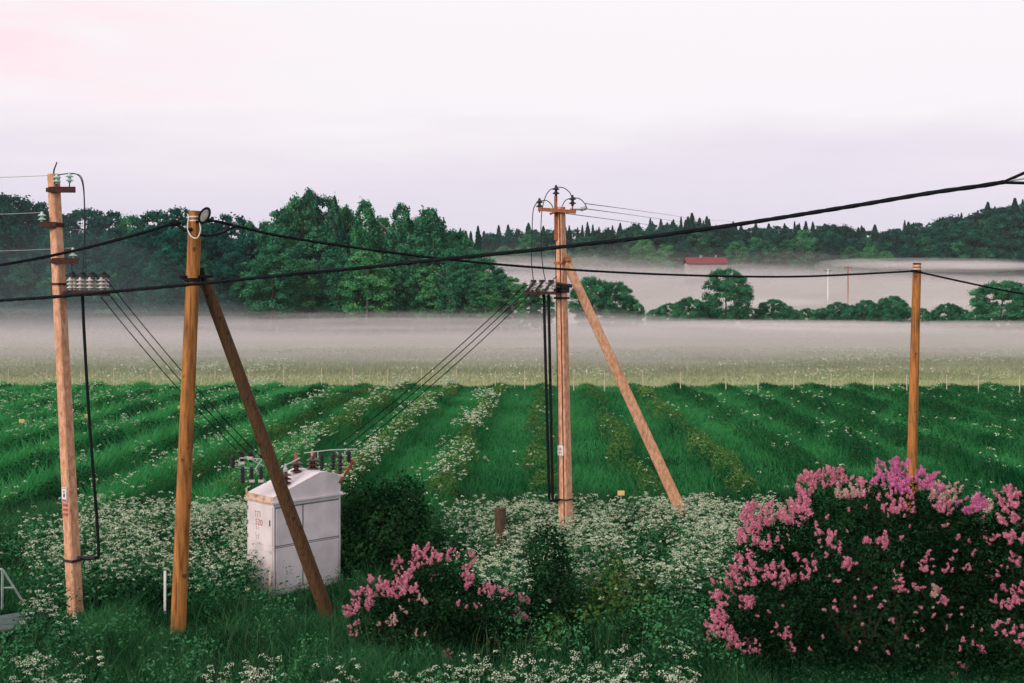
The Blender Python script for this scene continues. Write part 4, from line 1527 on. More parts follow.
# fuse platform
pf = on1(290)
mb = MB()
mb.box(on1(284), (.225, .225, .04), Matrix.Rotation(ang1, 3, 'Z'))
mb.box(on1(296), (.225, .225, .04), Matrix.Rotation(ang1, 3, 'Z'))
q0, q1 = P(67, 291, d1 - .1), P(105.5, 291, d1 - .1)
L_ = (q1 - q0).length
for dy in (-.18, .18):
    mb.box((q0 + q1) / 2 + Vector((0, dy, -.06)), (L_, .05, .06))
mb.box((q0 + q1) / 2 + Vector((0, 0, -.01)), (L_, .40, .03))
for t in (0.02, .5, .98):
    mb.box(q0.lerp(q1, t) + Vector((0, 0, -.06)), (.05, .42, .07))
plat = obj('fuse_platform', mb, M_rust, p1)
for i, ix in enumerate((72.5, 82.5, 92, 103.5)):
    for dy in (-.12, .12):
        mb = disc_insulator(P(ix, 290, d1 - .1) + Vector((0, dy, 0)), .25, .068, 3)
        obj('insulator', mb, M_porc, plat, smooth_sh=True)
    mb = MB()
    c_ = P(ix, 275.5, d1 - .1)
    mb.tube([c_ + Vector((-.06, -.14, -.02)), c_ + Vector((0, 0, .06)), c_ + Vector((.07, .14, -.02))], .022, 6)
    mb.box(c_ + Vector((0, 0, .0)), (.12, .3, .05))
    obj('fuse_holder', mb, M_ink, plat)
# label on the post
pp = on1(499)
nv = Vector((math.sin(ang1 - R(62)), -math.cos(ang1 - R(62)), 0))
face_ang = ang1
face_n = Vector((math.sin(face_ang), -math.cos(face_ang), 0))
sign_plate(p1, on1(494) + face_n * .113, .13, .28, face_ang, [(M_red, [(-.4, .42), (.4, .42), (.4, .46), (-.4, .46)]), (M_ink, [(-.1, -.15), (.1, -.15), (.16, .02), (.02, .12), (.1, .3), (-.12, .3), (-.02, .08), (-.14, .0)]), (M_red, [(-.4, -.46), (.4, -.46), (.4, -.3), (-.4, -.3)])])
mb = MB()
c_ = on1(508.5) + face_n * .115
ux = Vector((math.cos(face_ang), math.sin(face_ang), 0))
for k in range(3):
    mb.prism([c_ + ux * (sx * .06) + Vector((0, 0, .08 - k * .085 + sz * .026)) for sx, sz in ((-1, -1), (1, -1), (1, 1), (-1, 1))], face_n * 0, face_n * .006)
obj('lettering', mb, M_red, p1)
# down cable
mb = MB()
pts = [P(82.5, 296, d1 - .1), P(84, 330, d1 - .12), P(88, 400, d1 - .15), P(93, 470, d1 - .15), P(97, 520, d1 - .12), P(98.6, 550, d1 - .1), P(98, 557, d1 - .08), P(92, 558.5, d1 - .1), P(80, 559, d1 - .15)]
mb.tube(catmull(pts, 8), .030, 8)
obj('down_cable', mb, M_black, p1, smooth_sh=True)
mb = MB()
mb.box(on1(560), (.255, .255, .05), Matrix.Rotation(ang1, 3, 'Z'))
mb.box(P(86, 557.5, d1 - .13), (.32, .05, .05))
obj('clamp_band', mb, M_ink, p1)
# jumper loop
mb = MB()
mb.tube(catmull([P(57, 175, d1 - .1), P(69.5, 173.5, d1 - .1), P(77, 174.5, d1 - .1), P(81.5, 180, d1 - .1), P(84, 195, d1 - .1), P(84.5, 225, d1 - .1), P(84, 250, d1 - .1), P(82.5, 274, d1 - .1)], 8), .011, 6)
obj('jumper_wire', mb, M_ink, p1)
mb = MB()
mb.tube(catmull([P(69.5, 173.5, d1 + .1), P(82, 178, d1 + .05), P(85, 210, d1), P(85.5, 250, d1), P(86, 275, d1 - .1)], 8), .007, 6)
obj('jumper_wire', mb, M_ink, p1)
mb = MB()
mb.tube(catmull([P(73, 250, d1 - .1), P(71.5, 262, d1 - .15), P(72.5, 275, d1 - .1)], 6), .010, 6)
obj('jumper_wire', mb, M_ink, p1)

# ---- golden wooden pole with brace
d2 = 21.7
b2, t2 = P(178, 632, d2), P(195.5, 211, d2)
p2 = empty('wooden_utility_pole', Vector((b2.x, b2.y, Hs(b2.x, b2.y))), 'golden wooden pole with a small lamp on top and a dark slanting brace', 'utility pole')


def on2(py):
    return t2.lerp(b2, (py - 211) / (632 - 211))


mb = MB()
pts = [on2(211 + (421 + 12) * k / 12) for k in range(13)]
mb.tube(pts, [.118 + .022 * k / 12 for k in range(13)], 16)
obj('post', mb, M_wood, p2, smooth_sh=True)
mb = MB()
sA, sB = P(203, 276, d2 + .30), P(330, 618, 22.6)
sB = Vector((sB.x, sB.y, Hs(sB.x, sB.y) - .05))
mb.tube([sA.lerp(sB, k / 10) for k in range(11)], [.105 + .035 * k / 10 for k in range(11)], 14)
obj('brace', mb, M_wood_shaded, p2, smooth_sh=True)
mb = MB()
ring_clamp(mb, on2(280), .135, .07)
mb.tube([P(183, 277, d2 - .1), P(213, 276, d2 + .05)], .03, 6)
mb.tube([P(201, 268, d2 + .1), P(204, 282, d2 + .1)], .05, 6)
mb.tube([P(180, 276, d2 - .12), P(188, 282, d2 - .14)], .022, 6)
obj('clamp_band', mb, M_black, p2)
for dz, py in ((0, 217), (0, 221)):
    mb = MB()
    ring_clamp(mb, on2(py), .131, .025, 16)
    obj('strap', mb, M_plastic, p2)
mb = MB()
mb.tube(catmull([P(189, 216, d2 - .1), P(187.5, 228, d2 - .14), P(191, 236, d2 - .16), P(197, 238, d2 - .17), P(200.5, 230, d2 - .15), P(199, 221, d2 - .13)], 6), .012, 6)
obj('strap', mb, M_plastic, p2)
# lamp
lc = P(204.5, 215.5, d2 - .16)
lax = Vector((.18, -.92, -.10)).normalized()
mb = MB()
lu = Vector((.45, .0, .89))
lu = (lu - lax * lu.dot(lax)).normalized()
lv = lax.cross(lu)


def ell(ru, rv, off, n=20):
    return [lc + lu * (ru * math.cos(2 * math.pi * k / n)) + lv * (rv * math.sin(2 * math.pi * k / n)) + lax * off for k in range(n)]


def ring_stack(rings):
    m_ = MB()
    n = len(rings[0])
    vs = [v for r_ in rings for v in r_]
    fs = [tuple(range(n - 1, -1, -1)), tuple((len(rings) - 1) * n + k for k in range(n))]
    for i in range(len(rings) - 1):
        fs += [(i * n + k, i * n + (k + 1) % n, (i + 1) * n + (k + 1) % n, (i + 1) * n + k) for k in range(n)]
    m_.add(vs, fs)
    return m_


lamp_root = empty('street_lamp', lc, 'small dark oval lamp fixed at the top of the golden wooden pole', 'lamp')
obj('lamp_housing', ring_stack([ell(.05, .03, -.08), ell(.13, .075, -.05), ell(.165, .098, 0), ell(.165, .098, .03), ell(.125, .066, .032), ell(.122, .064, .018)]), M_black, lamp_root, smooth_sh=True)
obj('lamp_lens', ring_stack([ell(.120, .062, .019), ell(.120, .062, .024), ell(.09, .045, .030)]), M_lens, lamp_root)
mb = MB()
mb.tube([lc - lax * .05 - lu * .12, on2(224) + Vector((.1, -.06, 0))], .02, 6)
obj('lamp_arm', mb, M_black, lamp_root)

# ---- middle concrete pole with brace
d3 = 28.5
t3 = P(560, 207, d3)
b3v = P(565.8, 522, d3)
b3 = t3 + (b3v - t3) * ((t3.z + .3) / (t3.z - b3v.z))
p3 = empty('concrete_utility_pole', Vector((b3.x, b3.y, Hs(b3.x, b3.y))), 'middle concrete pole with rusty crossarm, insulator box and a slanting concrete brace', 'utility pole')


def on3(py):
    return t3 + (b3v - t3) * ((py - 207) / (522 - 207))


ang3 = R(-41)
mb = MB()
square_shaft(mb, b3, t3, .275, .195, ang3)
obj('post', mb, M_conc, p3)
mb = MB()
u3, v3 = P(566.5, 262, d3 + .02), P(683, 515, 29.7)
dirb = (v3 - u3)
e3 = u3 + dirb * ((u3.z + .2) / (u3.z - v3.z))
perp = Vector((0, 1, 0))
sx_ = dirb.normalized().cross(perp).normalized()
w0, w1_ = .10, .14
vs = []
for p_, wd in ((u3, w0), (e3, w1_)):
    for a_, b_ in ((-1, -1), (1, -1), (1, 1), (-1, 1)):
        vs.append(p_ + sx_ * wd * a_ + perp * wd * b_)
mb.add(vs, [(3, 2, 1, 0), (4, 5, 6, 7), (0, 1, 5, 4), (1, 2, 6, 5), (2, 3, 7, 6), (3, 0, 4, 7)])
obj('brace', mb, M_conc, p3, bevel=.025)
mb = MB()
mb.box(on3(263), (.245, .245, .06), Matrix.Rotation(ang3, 3, 'Z'))
mb.box(P(568, 259, d3 - .05), (.16, .2, .1))
obj('clamp_band', mb, M_orust, p3)
mb = MB()
mb.box(on3(290), (.27, .27, .13), Matrix.Rotation(ang3, 3, 'Z'))
mb.box(on3(298), (.265, .265, .05), Matrix.Rotation(ang3, 3, 'Z'))
mb.tube([P(557, 284, d3 - .2), P(572, 286, d3 - .15)], .05, 6)
obj('clamp_band', mb, M_ink, p3)
# crossarm with three dark insulators
mb = MB()
q0, q1 = P(538, 212, d3 - .14), P(576, 209, d3 - .14)
mb.box((q0 + q1) / 2, ((q1 - q0).length, .09, .08), Matrix.Rotation(-math.atan2(q0.z - q1.z, q1.x - q0.x), 3, 'Y'))
mb.box(on3(211), (.24, .28, .07), Matrix.Rotation(ang3, 3, 'Z'))
mb.tube([P(562, 209, d3 - .1), P(550, 214, d3 - .2)], .03, 6)
ca = obj('crossarm', mb, M_orust, p3)
mb = MB()
mb.box((P(555.8, 196, d3 - .05) + P(555.8, 240, d3 - .05)) / 2, (.075, .075, 44 * d3 / FPX))
obj('top_post', mb, M_orust, p3)
for ix, iy in ((539.5, 207), (556, 194), (572.5, 204)):
    base = P(ix, iy + 2, d3 - .12)
    mb = MB()
    mb.tube([base - Vector((0, 0, .08)), base + Vector((0, 0, .05))], .018, 6)
    obj('insulator_pin', mb, M_orust, ca)
    obj('insulator', disc_insulator(base, .26, .085, 2), M_ink, ca, smooth_sh=True)
mb = MB()
mb.tube([P(570, 209, d3), P(580, 209.5, d3 + .1), P(585, 208, d3 + .2)], [.02, .028, .03], 6)
mb.lathe(P(585, 208, d3 + .2), (1, .4, 0), [(.02, -.05), (.06, 0), (.03, .05)], 10)
mb.lathe(P(582, 209, d3 + .15), (1, .4, 0), [(.02, -.05), (.06, 0), (.03, .05)], 10)
obj('strain_insulator', mb, M_galv, ca)
# fuse platform with porcelain
q0, q1 = P(526.5, 293, d3 - .2), P(556, 290.5, d3 - .2)
mb = MB()
for dy in (-.2, .2):
    mb.box((q0 + q1) / 2 + Vector((0, dy, -.03)), ((q1 - q0).length, .05, .07))
for t in (.01, .5, .96):
    mb.box(q0.lerp(q1, t) + Vector((0, 0, -.03)), (.05, .44, .08))
pl3 = obj('fuse_platform', mb, M_rust, p3)
for ix in (529, 535, 541, 547.5, 553):
    for dy in (-.16, .14):
        obj('insulator', disc_insulator(P(ix, 292.2 - (ix - 526) * .08, d3 - .2) + Vector((0, dy, .0)), .25, .062, 3), M_porc, pl3, smooth_sh=True)
for ix in (529.5, 538, 547):
    mb = MB()
    mb.tube([P(ix - 2.5, 291, d3 - .43), P(ix + 5, 281.5, d3 - .42)], .028, 6)
    mb.box(P(ix + 4, 281, d3 - .3), (.13, .3, .05))
    obj('fuse_holder', mb, M_ink, pl3)
# black conduits
for (xa, xb) in ((543.8, 549.3), (548.6, 552.6)):
    mb = MB()
    mb.tube(catmull([P(xa, 294, d3 - .15), P((xa + xb) / 2, 400, d3 - .2), P(xb, 498, d3 - .16)], 8) + [P(xb + 1, 501, d3 - .16), P(xb + 7, 499.5, d3 - .2)], .034, 8)
    obj('down_cable', mb, M_black, p3, smooth_sh=True)
mb = MB()
mb.box(on3(499), (.29, .29, .035), Matrix.Rotation(ang3, 3, 'Z'))
obj('clamp_band', mb, M_ink, p3)
# earthing strip down the left face, jumpers, label
fa = ang3 + R(90)
fn = Vector((math.sin(fa), -math.cos(fa), 0))
fa_l = ang3
fnl = Vector((math.sin(fa_l), -math.cos(fa_l), 0))
mb = MB()
mb.tube([on3(y_) + fnl * (.104 + .032 * (y_ - 207) / 315) + fn * (.065) for y_ in (212, 260, 340, 420, 500, 535)], .014, 6)
obj('earth_wire', mb, M_dred, p3)
mb = MB()
mb.tube([on3(y_) + fnl * (.102 + .032 * (y_ - 207) / 315) - fn * (.07 + .02 * (y_ - 207) / 315) for y_ in (212, 260, 340, 420, 500)], .010, 6)
obj('earth_wire', mb, M_ink, p3)
sign_plate(p3, on3(450) + fnl * .132 - fn * .01, .17, .235, fa_l, [
    (M_red, [(-.05, .30), (.05, .30), (.22, .02), (.12, .02), (0, .20), (-.12, .02), (-.22, .02)]), (M_red, [(-.22, .02), (.22, .02), (.22, .05), (-.22, .05)]),
    (M_ink, [(-.28, -.34), (-.18, -.34), (-.12, -.22), (-.24, -.22)]), (M_ink, [(-.12, -.14), (.12, -.14), (.16, -.2), (-.16, -.2)]), (M_ink, [(.1, -.36), (.2, -.36), (.24, -.24), (.12, -.24)])])
jw = [[(540, 202), (536, 204), (533, 212), (532, 235), (531.5, 262), (533.5, 281)], [(540, 201), (546, 200.5), (551, 204), (554, 210)],
      [(556, 188), (550, 190), (545, 198), (541.5, 215), (541, 245), (543, 268), (545.5, 281)], [(557, 187), (564, 188), (570, 193), (572, 199)],
      [(572.5, 198), (566, 200), (562, 206)], [(573, 197.5), (580, 199), (585, 204), (586.5, 208)], [(557, 290), (552, 282), (557, 276)]]
for a in jw:
    mb = MB()
    mb.tube(catmull([P(px, py, d3 - .15) for px, py in a], 8), .012, 6)
    obj('jumper_wire', mb, M_ink, p3)

# ---- right wooden pole
d4 = 31.0
t4, b4v = P(917, 263, d4), P(912, 465, d4)
b4 = t4 + (b4v - t4) * ((t4.z + .3) / (t4.z - b4v.z))
p4 = empty('wooden_utility_pole', Vector((b4.x, b4.y, 0)), 'plain golden wooden pole rising behind the largest lilac', 'utility pole')
mb = MB()
mb.tube([t4.lerp(b4, k / 10) for k in range(11)], [.105 + .03 * k / 10 for k in range(11)], 14)
obj('post', mb, M_wood, p4, smooth_sh=True)
mb = MB()
ring_clamp(mb, t4.lerp(b4, .002), .108, .03, 14)
obj('pole_cap', mb, M_rust, p4)
for py in (266, 269):
    mb = MB()
    ring_clamp(mb, P(916.8, py, d4), .117, .022, 14)
    obj('strap', mb, M_plastic, p4)
mb = MB()
mb.tube([P(911, 271, d4 - .1), P(916, 271, d4 - .14), P(921, 272, d4 - .1)], .035, 6)
obj('cable_clamp', mb, M_black, p4)


# ------------------------------------------------------------------ cables
def twisted(pts, rs, r, lay=0.55, strands=4):
    """bundle of strands twisted round a centre line"""
    P_ = [Vector(p) for p in pts]
    s = 0
    up = Vector((0, 0, 1))
    mbs = MB()
    lines = [[] for _ in range(strands)]
    dist = [0]
    for a, b in zip(P_, P_[1:]):
        dist.append(dist[-1] + (b - a).length)
    total = dist[-1]
    nst = int(total / (lay / 9))
    j = 0
    for i in range(nst + 1):
        s = total * i / nst
        while j < len(dist) - 2 and dist[j + 1] < s:
            j += 1
        t = (s - dist[j]) / max(1e-6, dist[j + 1] - dist[j])
        p = P_[j].lerp(P_[j + 1], t)
        tg = (P_[j + 1] - P_[j]).normalized()
        sd_ = tg.cross(up).normalized()
        un = sd_.cross(tg)
        ph = s / lay * 2 * math.pi + 0.7 * math.sin(s * 0.9)
        for k in range(strands):
            a = ph + 2 * math.pi * k / strands
            lines[k].append(p + (sd_ * math.cos(a) + un * math.sin(a)) * rs)
    for ln in lines:
        mbs.tube(ln, r, 6)
    return mbs


def at_depth(pts, da, db):
    """pixel polyline given a distance that runs from da to db (evenly in 1/d along the picture)"""
    x0, x1 = pts[0][0], pts[-1][0]
    o = []
    for px, py in pts:
        t = (px - x0) / (x1 - x0)
        o.append(P(px, py, 1 / ((1 - t) / da + t / db)))
    return o


cabA1 = at_depth([(-40, 271), (0, 265), (40, 258), (90, 247), (135, 235), (165, 226), (172, 223)], 21.3, 21.62)
o = obj('power_cable', twisted(catmull(cabA1, 8), .015, .014), M_cable)
tag(o, 'thick twisted black cable from the left edge up to the golden wooden pole', 'cable')
mb = MB()
mb.lathe(P(174.5, 223, 21.6), (1, .1, -.1), [(.02, -.1), (.07, -.05), (.06, .06), (.02, .12)], 10)
mb.tube(catmull([P(172, 223, 21.62), P(178, 225, 21.6), P(185, 230, 21.58), P(192, 229, 21.57)], 6), .03, 8)
tag(obj('cable_clamp', mb, M_black), 'black anchor clamp on the cable just left of the golden wooden pole', 'clamp')
cabA2 = at_depth([(196, 222), (214, 221), (236, 226), (280, 236), (340, 245.5), (395, 253), (440, 258.5), (500, 264.5), (560, 269), (620, 272.5), (680, 275), (740, 276.5), (800, 276.5), (860, 274), (915, 271)], 21.55, 30.87)
o = obj('power_cable', twisted(catmull(cabA2, 8), .014, .013), M_cable)
tag(o, 'long sagging black cable between the golden wooden pole and the right wooden pole', 'cable')
mb = MB()
mb.tube(catmull(at_depth([(200, 235), (210, 235.5), (222, 233), (234, 227), (240, 226.5)], 21.55, 21.85), 8), .022, 8)
tag(obj('power_cable', mb, M_cable), 'short black cable loop right of the golden pole under its lamp', 'cable')
cabA3 = at_depth([(919, 272), (950, 279), (990, 287.5), (1024, 294), (1090, 304)], 30.9, 33.5)
tag(obj('power_cable', twisted(catmull(cabA3, 8), .014, .013), M_cable), 'black cable running from the right wooden pole off the right edge', 'cable')
cabB = at_depth([(-40, 304), (0, 300.5), (60, 296.5), (130, 290), (190, 284.5), (300, 273.5), (370, 267), (440, 259.5), (520, 251.5), (560, 247), (640, 238), (740, 224), (850, 206.5), (930, 193), (980, 186), (1004, 182)], 19.0, 13.2)
o = obj('power_cable', twisted(catmull(cabB, 8), .0135, .0135, 0.9), M_cable)
tag(o, 'thickest twisted black cable, nearest the viewer, rising across the whole view to the right', 'cable')
for k, (pts, r, lb, m) in enumerate((([(1003, 182.3), (1024, 173), (1080, 150)], .017, 'upper of three strands where the nearest cable splits at the right edge', M_cable),
                                     ([(1003, 181.5), (1024, 178.5), (1090, 172)], .012, 'thin pale middle strand where the nearest cable splits at the right edge', M_galv),
                                     ([(1001, 182.5), (1024, 183), (1090, 184)], .017, 'lowest of three strands where the nearest cable splits at the right edge', M_cable))):
    mb = MB()
    mb.tube([P(px, py, 13.2) for px, py in pts], r, 8)
    tag(obj('cable_strand', mb, m), lb, 'cable')


def wire(pts, r, m, label, group=None):
    mb = MB()
    mb.tube(pts, r, 5)
    return tag(obj('overhead_wire', mb, m), label, 'wire', group)


def sagline(a, b, sag, n=14):
    a, b = Vector(a), Vector(b)
    return [a.lerp(b, t / n) - Vector((0, 0, sag * 4 * (t / n) * (1 - t / n))) for t in range(n + 1)]


W1 = (0.20, 0.24, 0.23)
M_wire_pale = mat_noise('weathered aluminium wire', (0.25, 0.30, 0.28), (0.40, 0.46, 0.43), 3, 0.4, metal=0.2)
wire(sagline(P(57, 175, d1 - .1), P(-120, 176, 27), .05), .006, M_wire_pale, 'topmost pale wire from the left concrete pole to the left edge')
wire(sagline(P(42, 212.5, d1 - .1), P(-120, 212, 27), .05), .006, M_wire_pale, 'middle pale wire from the left concrete pole to the left edge')
wire(sagline(P(72, 248, d1 - .1), P(-120, 250, 27), .05), .006, M_wire_pale, 'lowest pale wire from the left concrete pole to the left edge')
# wires to the far posts
for (ax, ay), (ex, ey), da, sag, lb in (((585, 203.5), (828, 271), 28.7, 2.0, 'topmost of three thin wires from the middle pole towards the far posts'), ((587, 209), (848, 268), 28.7, 2.6, 'middle of three thin wires from the middle pole towards the far posts'),
                                   ((566, 213.5), (828, 271.5), 28.6, 2.2, 'lowest of three thin wires from the middle pole towards the far posts')):
    pts = [(ax, ay), (ax + (640 - ax) * 1.0, ay + (640 - ax) * .135), (690, ay + (690 - ax) * .142), (760, ay + (760 - ax) * .157), (ex, ey)]
    dd = [da, 60, 110, 200, 330]
    wire(catmull([P(p[0], p[1], q) for p, q in zip(pts, dd)], 8), .010, M_cable, lb)
# wires down to the cabinet
for k, (a, b, lb) in enumerate((((524, 286), (337, 446), 'leftmost'), ((529, 288), (344, 448), 'middle'), ((534, 290), (352, 450), 'rightmost'))):
    wire(sagline(P(*a, d3 - .3), P(*b, 25.6), .12), .011, M_cable, '%s of three black wires from the middle concrete pole down to the cabinet' % lb)
for k, (a, b, lb) in enumerate((((101, 297), (243, 456), 'lowest'), ((104, 288), (252, 457), 'middle'), ((106, 279), (262, 458), 'uppermost'))):
    wire(sagline(P(*a, d1 - .1), P(*b, 24.6), .10), .010, M_cable, '%s of three black wires from the left concrete pole down to the cabinet' % lb)

# ------------------------------------------------------------------ transformer cabinet
A = R(45.5)
lx, ly = Vector((math.cos(A), math.sin(A), 0)), Vector((-math.sin(A), math.cos(A), 0))
w1c, w2c = .95, 1.70
near = P(273.5, 592, 24.4)
near.z = 0
g_z = Hs(near.x, near.y) - .05


def K(x, y, z):
    """cabinet coordinates: x along the long side from the near corner, y along the door side, z up"""
    return near + lx * x + ly * y + Vector((0, 0, z))


cen = K(w2c / 2, w1c / 2, 0)
tr = empty('transformer_cabinet', (cen.x, cen.y, 0), 'off white metal transformer cabinet with insulators on its roof and red writing', 'transformer cabinet')
Rz = Matrix.Rotation(A, 3, 'Z')
mb = MB()
mb.box(K(w2c / 2, w1c / 2, .92 + g_z / 2), (w2c, w1c, 1.84 - g_z), Rz)
obj('cabinet_body', mb, M_cab, tr, bevel=.008)
# side panels and door panels: raised sheets with dark seams around them
def side_panel(x0, x1, z0, z1, name='side_panel'):
    mb = MB()
    mb.box(K((x0 + x1) / 2, -.008, (z0 + z1) / 2), (x1 - x0, .016, z1 - z0), Rz)
    return obj(name, mb, M_cab, tr, bevel=.004)


def door_panel(y0, y1, z0, z1):
    mb = MB()
    mb.box(K(-.008, (y0 + y1) / 2, (z0 + z1) / 2), (.016, y1 - y0, z1 - z0), Rz)
    return obj('door', mb, M_cab, tr, bevel=.004)


for (x0, x1) in ((.055, .70), (.735, 1.64)):
    side_panel(x0, x1, .10, .93)
    side_panel(x0, x1, .985, 1.74)
mb = MB()
for (x0, x1, z0, z1) in ((.04, .056, .08, 1.76), (.70, .716, .08, 1.76), (.722, .736, .08, 1.76), (1.64, 1.654, .08, 1.76), (.04, 1.654, .932, .948), (.04, 1.654, .968, .984), (.04, 1.654, 1.742, 1.775)):
    mb.box(K((x0 + x1) / 2, -.0015, (z0 + z1) / 2), (x1 - x0, .003, z1 - z0), Rz)
obj('seam', mb, M_gap, tr)
d_lo = door_panel(.03, w1c - .02, .08, .965)
d_up = door_panel(.03, w1c - .02, .98, 1.78)
mb = MB()
mb.box(K(-.022, .10, 1.45), (.02, .03, .12), Rz)
obj('handle', mb, M_gap, d_up)
for z in (1.1, 1.38, 1.68):
    mb = MB()
    mb.box(K(-.012, w1c - .035, z), (.024, .05, .08), Rz)
    obj('hinge', mb, M_gap, d_up)
# eaves and roof
mb = MB()
mb.box(K(w2c / 2, w1c / 2, 1.865), (w2c + .09, w1c + .09, .05), Rz)
obj('eaves', mb, M_cab, tr, bevel=.006)
mb = MB()
prof = [(0, 1.892), (0, 1.99), (1.15, 2.38), (1.30, 2.38), (1.70, 2.26), (1.70, 1.892)]
mb.prism([K(x, .0, z) for x, z in prof], (0, 0, 0), ly * w1c)
roof = obj('roof', mb, M_cab, tr, bevel=.006)
mb = MB()
mb.box(K(-.006, w1c / 2, 1.94), (.010, w1c, .096), Rz)
for y in (.06, .30, .36, .62, .68, .9):
    mb.box(K(-.016, y, 1.94), (.012, .02, .096), Rz)
mb.box(K(-.055, w1c / 2, 1.872), (.012, w1c + .08, .034), Rz)
obj('rusty_lip', mb, M_yrust, tr)
mb = MB()
mb.tube([K(-.01, w1c, 1.86), K(-.01, w1c + .02, 2.08)], .02, 5)
obj('lifting_lug', mb, M_yrust, tr)
# roof bushings
for (x, y, s) in ((.50, .30, 1.0), (1.0, .62, 1.0), (1.34, .50, 1.05)):
    z = 1.99 + .39 * x / 1.15 if x < 1.15 else 2.37
    mb = disc_insulator(K(x, y, z - .02), .30 * s, .13 * s, 3)
    bs = obj('bushing', mb, M_brown, tr, smooth_sh=True)
    mb = MB()
    mb.lathe(K(x, y, z + .27 * s), (0, 0, 1), [(.05, 0), (.05, .05), (.03, .08), (.02, .16)], 10)
    obj('terminal', mb, M_orust if x > .7 else M_galv, bs)
# left bracket with rod insulators
def rod(px, pt, pb, d, r=.045):
    mb = MB()
    a, b = P(px, pb, d), P(px, pt, d)
    prof = [(r * .7, 0)]
    L = (b - a).length
    for k in range(5):
        z = L * (k + .3) / 5.4
        prof += [(r * .65, z), (r * 1.1, z + L * .05), (r * .65, z + L * .11)]
    prof += [(r * .6, L)]
    mb.lathe(a, (b - a), prof, 10)
    return mb


mb = MB()
for a, b in (((228, 467), (255.5, 469), ), ((255.5, 469), (266.5, 483)), ((240, 458), (262, 459)), ((248, 458), (264, 466)), ((255.5, 469), (262, 459)), ((238, 466), (240, 458)), ((284, 466), (300, 458)), ((275, 471), (284, 466))):
    mb.tube([P(*a, 24.45), P(*b, 24.6)], .012, 5)
lbk = obj('left_bracket', mb, M_galv, tr)
for px, pt, pb, d in ((233, 456, 468, 24.4), (242.5, 467, 483, 24.4), (251.5, 467, 483, 24.45), (261, 467, 482, 24.5), (242, 451, 461, 24.6), (251, 451, 462, 24.65), (262, 452, 460, 24.7)):
    obj('rod_insulator', rod(px, pt, pb, d, .055), M_ink, lbk, smooth_sh=True)
for px, py in ((242, 463), (252, 481), (261, 481), (250, 458)):
    mb = MB()
    mb.box(P(px, py, 24.38), (.10, .06, .05))
    obj('porcelain_foot', mb, M_porc, lbk)
# right bracket
mb = MB()
mb.tube([P(338.5, 483, 25.6), P(353.5, 461.5, 25.7)], .035, 4)
mb.box(P(351, 461, 25.65), (.13, .08, .06))
rbk = obj('right_bracket', mb, M_orust, tr)
mb = MB()
for a, b in (((304, 453), (330, 450)), ((330, 450), (356, 449)), ((318, 452), (318, 458)), ((336, 452), (341, 455)), ((345, 451), (345, 460)), ((312, 449), (312, 456))):
    mb.tube([P(*a, 25.5), P(*b, 25.5)], .010, 5)
obj('busbar', mb, M_galv, rbk)
for px, pt, pb, d in ((340, 453, 475, 25.45), (349, 451, 461, 25.6), (322, 454, 469, 25.7), (333, 452, 470, 25.75)):
    obj('rod_insulator', rod(px, pt, pb, d, .055), M_ink, rbk, smooth_sh=True)
mb = MB()
mb.box(P(341, 475, 25.45), (.12, .12, .05))
obj('porcelain_foot', mb, M_porc, rbk)


# red writing on the door
def lettering(txt, y, z, size, m, parent):
    cu = bpy.data.curves.new('lettering', 'FONT')
    cu.body = txt
    cu.size = size
    cu.extrude = 0.0008
    cu.align_x = 'CENTER'
    tmp = bpy.data.objects.new('tmp', cu)
    COL.objects.link(tmp)
    dg = bpy.context.evaluated_depsgraph_get()
    me = bpy.data.meshes.new_from_object(tmp.evaluated_get(dg))
    bpy.data.objects.remove(tmp)
    bpy.data.curves.remove(cu)
    me.name = 'lettering'
    # plate axes: text x runs along -ly (left to right as seen), text y is up, facing -lx
    X, Y, Z = -ly, Vector((0, 0, 1)), -lx
    org = K(-.0185, y, z) - absloc[tr.name]
    M = Matrix(((X.x, Y.x, Z.x, org.x), (X.y, Y.y, Z.y, org.y), (X.z, Y.z, Z.z, org.z), (0, 0, 0, 1)))
    me.transform(M)
    me.materials.clear()
    me.materials.append(m)
    o = put('lettering', me, parent)
    return o


lettering('ТП', .55, 1.52, .17, M_red, d_up)
lettering('520', .50, 1.36, .18, M_red, d_up)
lettering('Т-1', .55, 1.26, .09, M_red, d_up)
mb = MB()
for a, b in (((.62, 1.20), (.58, 1.08)), ((.58, 1.08), (.52, 1.08)), ((.52, 1.08), (.49, 1.20)), ((.60, 1.14), (.51, 1.14))):
    mb.tube([K(-.018, *a), K(-.018, *b)], .006, 4)
obj('lettering', mb, mat_noise('faint grey marker', (.32, .30, .31), (.45, .42, .43), 10, .7), d_up)

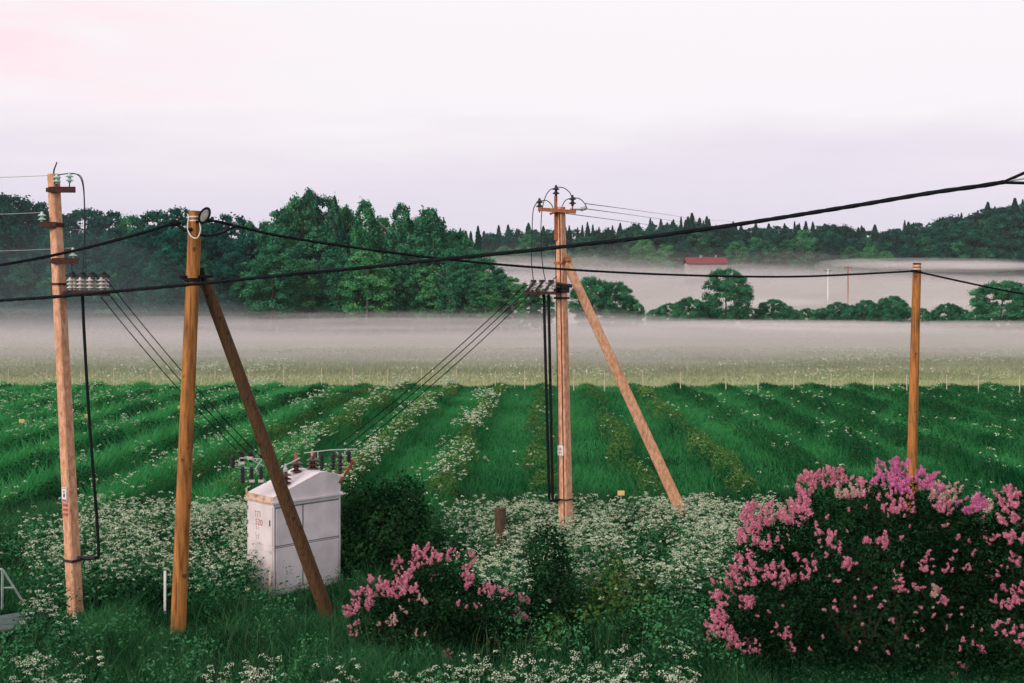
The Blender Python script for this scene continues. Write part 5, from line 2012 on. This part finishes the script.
# ------------------------------------------------------------------ small things
p = P(500.5, 508, 26.3)
mb = MB()
mb.tube([(p.x, p.y, Hs(p.x, p.y) - .2), (p.x + .01, p.y, p.z * .5), (p.x - .01, p.y, p.z)], [.135, .128, .125], 12)
tag(obj('wooden_stump', mb, M_stump, smooth_sh=True), 'short brown wooden stump among the white flowers left of the middle pole', 'wooden post')
p = P(165, 571, 22.9)
mb = MB()
mb.box((p.x, p.y, p.z / 2 - .05), (.045, .03, p.z + .1))
tag(obj('white_stake', mb, M_white, bevel=.004), 'thin white stake standing just left of the golden wooden pole', 'stake')
p = P(270, 572, 24.1)
mb = MB()
mb.box((p.x, p.y, p.z / 2 - .05), (.05, .03, p.z + .1))
tag(obj('white_stake', mb, M_pale, bevel=.004), 'thin pale stake against the near corner of the white cabinet', 'stake')
M_trestle = mat_noise('greyed white paint', (0.20, 0.25, 0.24), (0.34, 0.40, 0.38), 6, 0.7)
# white trestle at the left edge
r_ = empty('white_trestle', (P(3, 606, 23.3).x, 23.3, 0), 'white wooden A shaped trestle half hidden in plants at the left edge', 'trestle')
tpp = P(2.5, 569.5, 23.3)
for e_ in (P(2.2, 606, 23.2), P(27, 604, 23.4)):
    mb = MB()
    e_.z = 0
    mb.tube([tpp, e_], .024, 4)
    obj('leg', mb, M_trestle, r_)
mb = MB()
mb.tube([P(2.5, 588, 23.25), P(14, 588, 23.35)], .02, 4)
obj('crossbar', mb, M_trestle, r_)
mb = MB()
mb.tube([tpp, P(-22, 568, 24.0)], .024, 4)
obj('top_rail', mb, M_trestle, r_)
mb = MB()
e_ = P(-24, 604, 24.0)
e_.z = 0
mb.tube([P(-22, 568, 24.0), e_], .024, 4)
obj('leg', mb, M_trestle, r_)
# weathered board lying in the grass
c_ = P(12, 622, 21.2)
M3 = Matrix.Rotation(R(6), 3, 'Z') @ Matrix.Rotation(R(-7), 3, 'Y') @ Matrix.Rotation(R(13), 3, 'X')
mb = MB()
for k in range(3):
    mb.box(Vector((c_.x, c_.y, c_.z)) + M3 @ Vector((0, (k - 1) * .2, 0)), (1.25, .19, .045), M3)
tag(obj('board', mb, M_board), 'weathered grey board lying in the grass in the lower left corner', 'board')
